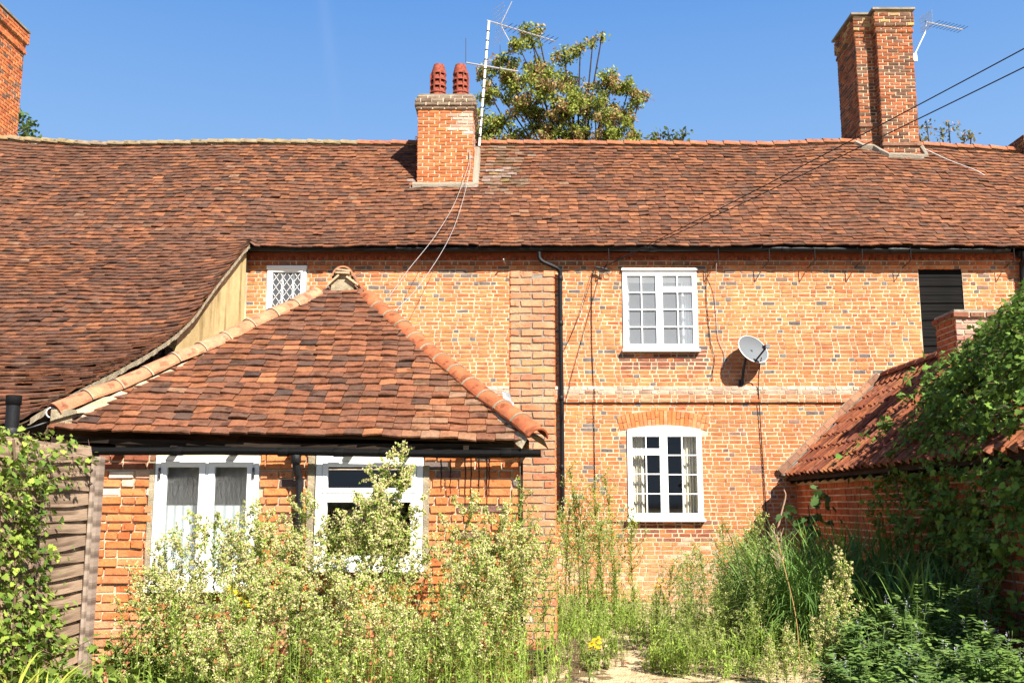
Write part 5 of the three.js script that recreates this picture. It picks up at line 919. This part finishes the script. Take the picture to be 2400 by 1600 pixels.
// yellow ragwort
function ragwort(x, d, h, label, seed) {
  const t = thing('ragwort', label, 'flower', [x, 0, -d]), r = rng(seed), st = new GB(), lf = new GB(), fl = new GB();
  for (let k = 0; k < 5; k++) {
    const e = V(x + (r() - .5) * .16, h * (.8 + r() * .22), -d + (r() - .5) * .16); st.tube([V(x, 0, -d), V(x, 0, -d).lerp(e, .5).add(V((r() - .5) * .03, 0, 0)), e], .004, 4, [.16, .18, .05]);
    for (let q = 0; q < 10; q++) lance(lf, V(x, 0, -d).lerp(e, .15 + .7 * r()), rdir(r, .4), V(0, 1, 0), .06 + r() * .04, .011, dim([.17, .24, .05], .8 + r() * .5), .2);
    for (let q = 0; q < 9; q++) { const p = e.clone().add(V((r() - .5) * .10, (r() - .4) * .06, (r() - .5) * .10)), n = V((r() - .5), 1, (r() - .2)).normalize(), s = n.clone().cross(V(0, 0, 1)).normalize(), w = s.clone().cross(n), rad = .011 + r() * .005, c = dim([.75, .52, .012], .85 + r() * .3); for (let z = 0; z < 8; z++) { const a = z * .785, b = a + .62; fl.tri(p.clone().addScaledVector(n, .003), p.clone().addScaledVector(s, Math.cos(a) * rad).addScaledVector(w, Math.sin(a) * rad), p.clone().addScaledVector(s, Math.cos(b) * rad).addScaledVector(w, Math.sin(b) * rad), c); } }
  }
  part(t, 'stem', st, M.stem); part(t, 'leaves', lf, M.leaf, STUFF); part(t, 'flower_heads', fl, M.leaf, STUFF);
}
ragwort(.66, 8.9, .36, 'bright yellow flowering weed beside the black pot', 141); ragwort(1.65, 11.8, .62, 'yellow flowering weed at the far end of the bare path', 142); ragwort(-1.25, 6.6, .36, 'low yellow flowers at the bottom of the central weeds', 143); ragwort(-1.86, 7.0, .93, 'two yellow flowers among cream seed heads by the obscured window', 144);

// ================================================================== long grasses
function grassClump(name, label, x, d, n, rad, lens, cols, seed, { w = .006, lean = .5, bend = 1.6, mat = M.gloss, az0 = null, azw = 6.283 } = {}) {
  const t = thing(name, label, 'grass', [x, 0, -d]), r = rng(seed), g = new GB();
  for (let k = 0; k < n; k++) { const a = az0 === null ? r() * 6.283 : az0 + (r() - .5) * azw, q = Math.sqrt(r()) * rad, th = r() * 6.283; strap(g, V(x + Math.cos(th) * q, 0, -d + Math.sin(th) * q), a, lerp(lens[0], lens[1], r()), w * (.7 + r() * .6), r() * lean, bend * (.5 + r() * .8), dim(mixc(cols[0], cols[1], r()), .7 + r() * .5), r, 8); }
  part(t, 'blades', g, mat, STUFF);
}
const GR = [[.06, .13, .022], [.15, .25, .05]];
grassClump('sedge_clump', 'large arching clump of glossy dark green grass beside the path', 3.0, 10.6, 1500, .55, [.9, 1.75], GR, 151, { w: .0055, lean: .6, bend: 1.7 });
grassClump('sedge_clump', 'second arching grass clump nearer the outbuilding corner', 3.55, 12.4, 700, .5, [.9, 1.6], GR, 152, { w: .006, lean: .4, bend: 1.2 });
grassClump('flag_leaves', 'upright broad sword leaves in the shade of the outbuilding wall', 3.9, 11.0, 260, .6, [.9, 1.5], GR, 153, { w: .012, lean: .25, bend: .5 });
grassClump('flag_leaves', 'shaded sword leaves in front of the ivy on the outbuilding', 3.85, 9.4, 220, .5, [.7, 1.25], GR, 154, { w: .011, lean: .3, bend: .7 });
grassClump('grass_tuft', 'yellow-green grass blades in the bottom left corner', -2.85, 6.0, 70, .16, [.55, .95], [[.30, .36, .05], [.52, .50, .08]], 155, { w: .008, lean: .5, bend: 1.3, mat: M.leaf });
grassClump('grass_tuft', 'small bright tuft of grass alone on the path', 1.33, 9.75, 22, .03, [.15, .28], [[.30, .38, .05], [.42, .46, .1]], 156, { w: .006, lean: .3, bend: .7, mat: M.leaf });
// dead stalks
{ const t = thing('dead_stalk', 'tall bare brown dead stalk among the dark grass', 'stalk', [2.62, 0, -9.4]), r = rng(161), g = new GB(); g.tube(curve([[2.62, 0, -9.4], [2.60, .5, -9.4], [2.50, 1.0, -9.4], [2.46, 1.2, -9.4]], 12), .005, 4, [.36, .22, .09]); for (let k = 0; k < 26; k++) { const a = V(2.5 - r() * .06, .92 + r() * .3, -9.4); g.tube([a, a.clone().add(V((r() - .5) * .16, .05 + r() * .08, (r() - .5) * .12))], .0028, 3, [.34, .26, .17]); } part(t, 'stalk', g, M.stem); }
single('dead_stalk', new GB().tube(curve([[3.72, .4, -14.2], [3.70, 1.0, -14.2], [3.78, 1.35, -14.2], [3.86, 1.62, -14.2], [3.84, 1.72, -14.2]], 18), t => .018 * (1 - t * .5), 6, [.30, .19, .13]), M.stem, 'curved thick brown dead stem near the outbuilding corner', 'stalk');
single('bramble_stem', new GB().tube(curve([[-2.95, .3, -7.6], [-2.8, .55, -7.7], [-2.55, .82, -7.9], [-2.3, 1.02, -8.1]], 18), t => .006 * (1 - t * .4), 5, [.10, .075, .05]), M.stem, 'thin dark bramble stem arching from the fence to the weeds', 'stem');

// ================================================================== leafy plant with paired leaflets and pale flowers
function goatsRue(x, d, h, seed, label, n = 34) {
  const t = thing('goats_rue', label, 'plant', [x, 0, -d], 'goats rue along the bottom right'), r = rng(seed), st = new GB(), lf = new GB(), fl = new GB();
  for (let k = 0; k < n; k++) {
    const a = r() * 6.283, b = V(x + (r() - .5) * .3, 0, -d + (r() - .5) * .3), e = V(b.x + Math.cos(a) * .22 * r(), h * (.55 + r() * .5), b.z + Math.sin(a) * .22 * r()); st.tube([b, e], .003, 3, [.08, .13, .04]);
    for (let q = 0; q < 8; q++) {
      const p = b.clone().lerp(e, .3 + .7 * r()), dd = rdir(r, .35), L = .09 + r() * .07, s = dd.clone().cross(V(0, 1, 0)).normalize(), c = dim(mixc([.09, .17, .03], [.20, .30, .06], r()), .8 + r() * .4);
      for (let z = 0; z < 5; z++) for (const sg of [-1, 1]) blade(lf, p.clone().addScaledVector(dd, L * (.2 + z * .19)), s.clone().multiplyScalar(sg).addScaledVector(dd, .45).add(V(0, (r() - .5) * .5, 0)).normalize(), V((r() - .5) * .6, 1, (r() - .5) * .6).normalize(), .04 + r() * .014, OVAL, c, .1);
    }
    if (r() < .3) for (let q = 0; q < 9; q++) { const p = e.clone().add(V((r() - .5) * .03, (q / 14 - .3) * .13, (r() - .5) * .03)); lance(fl, p, rdir(r, .2), V(0, 1, 0), .014 + r() * .008, .0055, dim([.55, .52, .60], .9 + r() * .2), 0); }
  }
  part(t, 'stem', st, M.stem); part(t, 'leaves', lf, M.leaf, STUFF); part(t, 'flowers', fl, M.fluff, STUFF);
}
[[2.6, 7.7, .62, 'pale-flowered leafy plant below the seed heads in the dark grass'], [2.9, 7.2, .52, 'pale-flowered leafy plant in full sun at the bottom right'], [2.4, 7.1, .46, 'pale-flowered leafy plant nearest the short cream fleabane'], [3.2, 6.9, .56, 'sunlit leafy plant at the very right of the bottom edge'], [3.15, 8.2, .72, 'shaded leafy plant behind the sunlit ones'], [3.6, 8.3, .85, 'dark leafy plant against the ivy at the right edge'], [2.75, 6.6, .42, 'leafy plant low at the bottom edge, white flowers in the sun'], [3.45, 7.4, .62, 'leafy plant with pale flowers in the bottom right corner']].forEach(([x, d, h, l], i) => goatsRue(x, d, h, 171 + i, l));

// ================================================================== climbers
function climber(name, label, base, blobs, seed, { n = 60, leaf = .075, shape = LOBES, cols, mat = M.leaf, shoots = 7, stemCol = [.12, .08, .05], drop = .3, stems = [] }) {
  const t = thing(name, label, 'climbing plant', base), r = rng(seed), lf = new GB(), st = new GB();
  for (const p of stems) st.tube(curve(p, 14), .009, 5, stemCol);
  for (const [x, y, z, rx, ry, rz, k = 1] of blobs) {
    const area = (rx * ry + ry * rz + rx * rz) * 4;
    for (let i = 0; i < area * n * k; i++) {
      const d = rdir(r, .12), bump = .72 + .45 * fbm(d.x * 2.2 + x, d.y * 2.2 + d.z * 1.7 + y, 801 + seed), c = V(x + d.x * rx * bump, y + d.y * ry * bump, z + d.z * rz * bump), out = V(d.x / rx, d.y / ry, d.z / rz).normalize();
      if (c.y < .05) continue;
      const L = .10 + r() * .16, sd = out.clone().add(rdir(r).multiplyScalar(.8)).add(V(0, .25, 0)).normalize(), e = c.clone().addScaledVector(sd, L); if (i % 2 === 0) st.tube([c, e.clone().add(V(0, -L * .2, 0))], .0025, 3, stemCol);
      for (let q = 0; q < shoots; q++) {
        const p = c.clone().lerp(e, q / shoots).add(V((r() - .5) * .09, (r() - .5) * .09 - q / shoots * L * .2, (r() - .5) * .09)), dd = out.clone().multiplyScalar(.5).add(rdir(r)).add(V(0, -drop, 0)).normalize(), up = out.clone().multiplyScalar(.8).add(V(0, .6, 0)).add(rdir(r).multiplyScalar(.5)).normalize();
        blade(lf, p, dd, up, leaf * (.55 + r() * .75), r() < .8 ? shape : HEART, dim(mixc(cols[0], cols[1], r()), .75 + r() * .5), .15);
      }
    }
  }
  part(t, 'stems', st, M.stem, STUFF); part(t, 'leaves', lf, mat, STUFF); return t;
}
climber('hop_climber', 'great dark green climber smothering the outbuilding roof and wall', [5, 0, -10.5], [
  [5.55, 2.75, -11.7, .6, .5, .7], [5.7, 2.95, -10.9, .7, .55, .8], [5.6, 3.0, -10.0, .7, .6, .8], [5.2, 2.35, -11.2, .6, .55, .8], [5.1, 2.35, -10.2, .7, .75, .8], [4.8, 1.95, -11.4, .38, .42, .6], [4.75, 1.8, -10.5, .42, .6, .7], [4.7, 1.65, -9.5, .45, .8, .7], [5.3, 2.75, -9.2, .8, .8, .8], [4.9, 2.0, -8.8, .65, .95, .7], [4.5, 1.2, -8.9, .4, .7, .6], [4.5, 1.45, -11.9, .16, .42, .45, 1], [4.5, 1.2, -11.0, .2, .6, .6, 1], [4.5, .9, -10, .2, .6, .7, 1], [6.3, 3.25, -11.2, .6, .5, .7], [6.2, 3.45, -10.4, .6, .5, .6], [4.62, 1.15, -10.2, .22, .5, .7, .6]],
  181, { n: 62, leaf: .062, cols: [[.06, .13, .02], [.19, .30, .05]], stems: [[[4.45, 0, -10.2], [4.48, 1, -10.3], [4.4, 1.9, -10.4], [4.8, 2.4, -10.5]], [[4.45, 0, -11.2], [4.46, .9, -11.3], [4.35, 1.8, -11.4]], [[4.45, 0, -9], [4.47, 1, -9.1], [4.3, 2, -9.2]]] });
climber('creeper_shoots', 'sparse leafy shoots creeping over the pantiles', [4.9, 1.9, -13], [[5.1, 2.75, -13.2, .18, .12, .25, .8], [4.7, 2.3, -13.5, .12, .08, .18, .8], [4.85, 2.4, -12.7, .16, .12, .25, 1], [4.5, 2.05, -12.9, .1, .08, .3, 1], [5.4, 3.1, -12.9, .2, .16, .3, 1]], 182, { n: 26, leaf: .09, shoots: 4, cols: [[.09, .17, .03], [.2, .32, .06]] });
climber('ivy_climber', 'ivy and hop tumbling over the weathered fence panel', [-3.5, 0, -6.8], [
  [-3.52, 1.86, -7.75, .09, .07, .3, .9], [-3.56, 1.84, -7.3, .13, .11, .35], [-3.58, 1.82, -6.8, .16, .13, .4], [-3.6, 1.75, -6.2, .2, .2, .4], [-3.45, 1.80, -8.2, .06, .06, .12, .6], [-3.4, 1.5, -6.85, .08, .3, .25], [-3.38, 1.2, -6.75, .09, .35, .22], [-3.38, .8, -6.9, .09, .35, .22], [-3.4, 1.45, -7.1, .07, .3, .16, .9], [-3.4, 1.0, -7.15, .07, .3, .16, .9], [-3.38, .5, -7.3, .1, .3, .2, .9], [-3.35, .5, -7.1, .12, .25, .25], [-3.42, 1.65, -7.35, .05, .16, .14, .6], [-3.38, .85, -7.35, .07, .22, .12, .6], [-3.35, .45, -7.5, .12, .18, .2, .7], [-3.35, .35, -6.6, .2, .35, .3], [-3.4, 1.5, -6.4, .12, .5, .25]],
  183, { n: 74, leaf: .047, shoots: 6, cols: [[.07, .14, .02], [.34, .42, .07]], stems: [[[-3.42, 0, -7.1], [-3.4, .8, -7.0], [-3.42, 1.5, -6.95], [-3.45, 1.95, -6.9]], [[-3.42, 0, -6.7], [-3.4, .7, -6.75], [-3.4, 1.4, -6.7], [-3.42, 1.9, -6.6]]] });
climber('brown_hop_flowers', 'brown dried flower sprays in the ivy on the fence top', [-3.5, 1.9, -7.4], [[-3.55, 1.93, -7.25, .1, .06, .2], [-3.46, 1.9, -7.8, .06, .05, .1]], 184, { n: 60, leaf: .022, shape: OVAL, shoots: 8, cols: [[.14, .08, .05], [.22, .13, .08]] });
climber('maple_seedling', 'dark lobed maple seedling in the corner by the outbuilding', [4.0, 0, -13.6], [[3.98, 1.42, -13.6, .28, .24, .2, .55], [4.1, 1.1, -13.6, .25, .2, .2, .5]], 185, { n: 40, leaf: .13, shoots: 3, cols: [[.06, .12, .03], [.11, .19, .06]], stems: [[[4.05, 0, -13.6], [4.05, .7, -13.6], [4.0, 1.5, -13.6]]] });
// loose bits on the ground: stones and fallen leaves
{ const r = rng(191), g = new GB(); for (let k = 0; k < 380; k++) { const x = .2 + r() * 2.2, d = 8.6 + r() * 5, s = .004 + r() * r() * .016; g.box(V(x, .012, -d), s, s * .5, s * .8, dim(mixc([.34, .28, .2], [.2, .14, .09], r()), .8 + r() * .4), new THREE.Quaternion().setFromEuler(new THREE.Euler(r(), r() * 6, r()))); } const m = single('gravel', g, M.stem, 'scattered pebbles and crumbs on the bare path', 'gravel', null, 'stuff');
  for (let k = 0; k < 9; k++) { const lf = new GB(), x = .5 + r() * 1.3, d = 9.2 + r() * 2.6; blade(lf, V(x, .035, -d), V(r() - .5, .05, r() - .5).normalize(), V(0, 1, 0), .06 + r() * .04, OVAL, dim([.30, .11, .05], .8 + r() * .5), .3); single('fallen_leaf', lf, M.leaf, 'curled brown fallen leaf on the bare path', 'leaf', 'fallen leaves on the path'); } }
renderer.render(scene, camera);
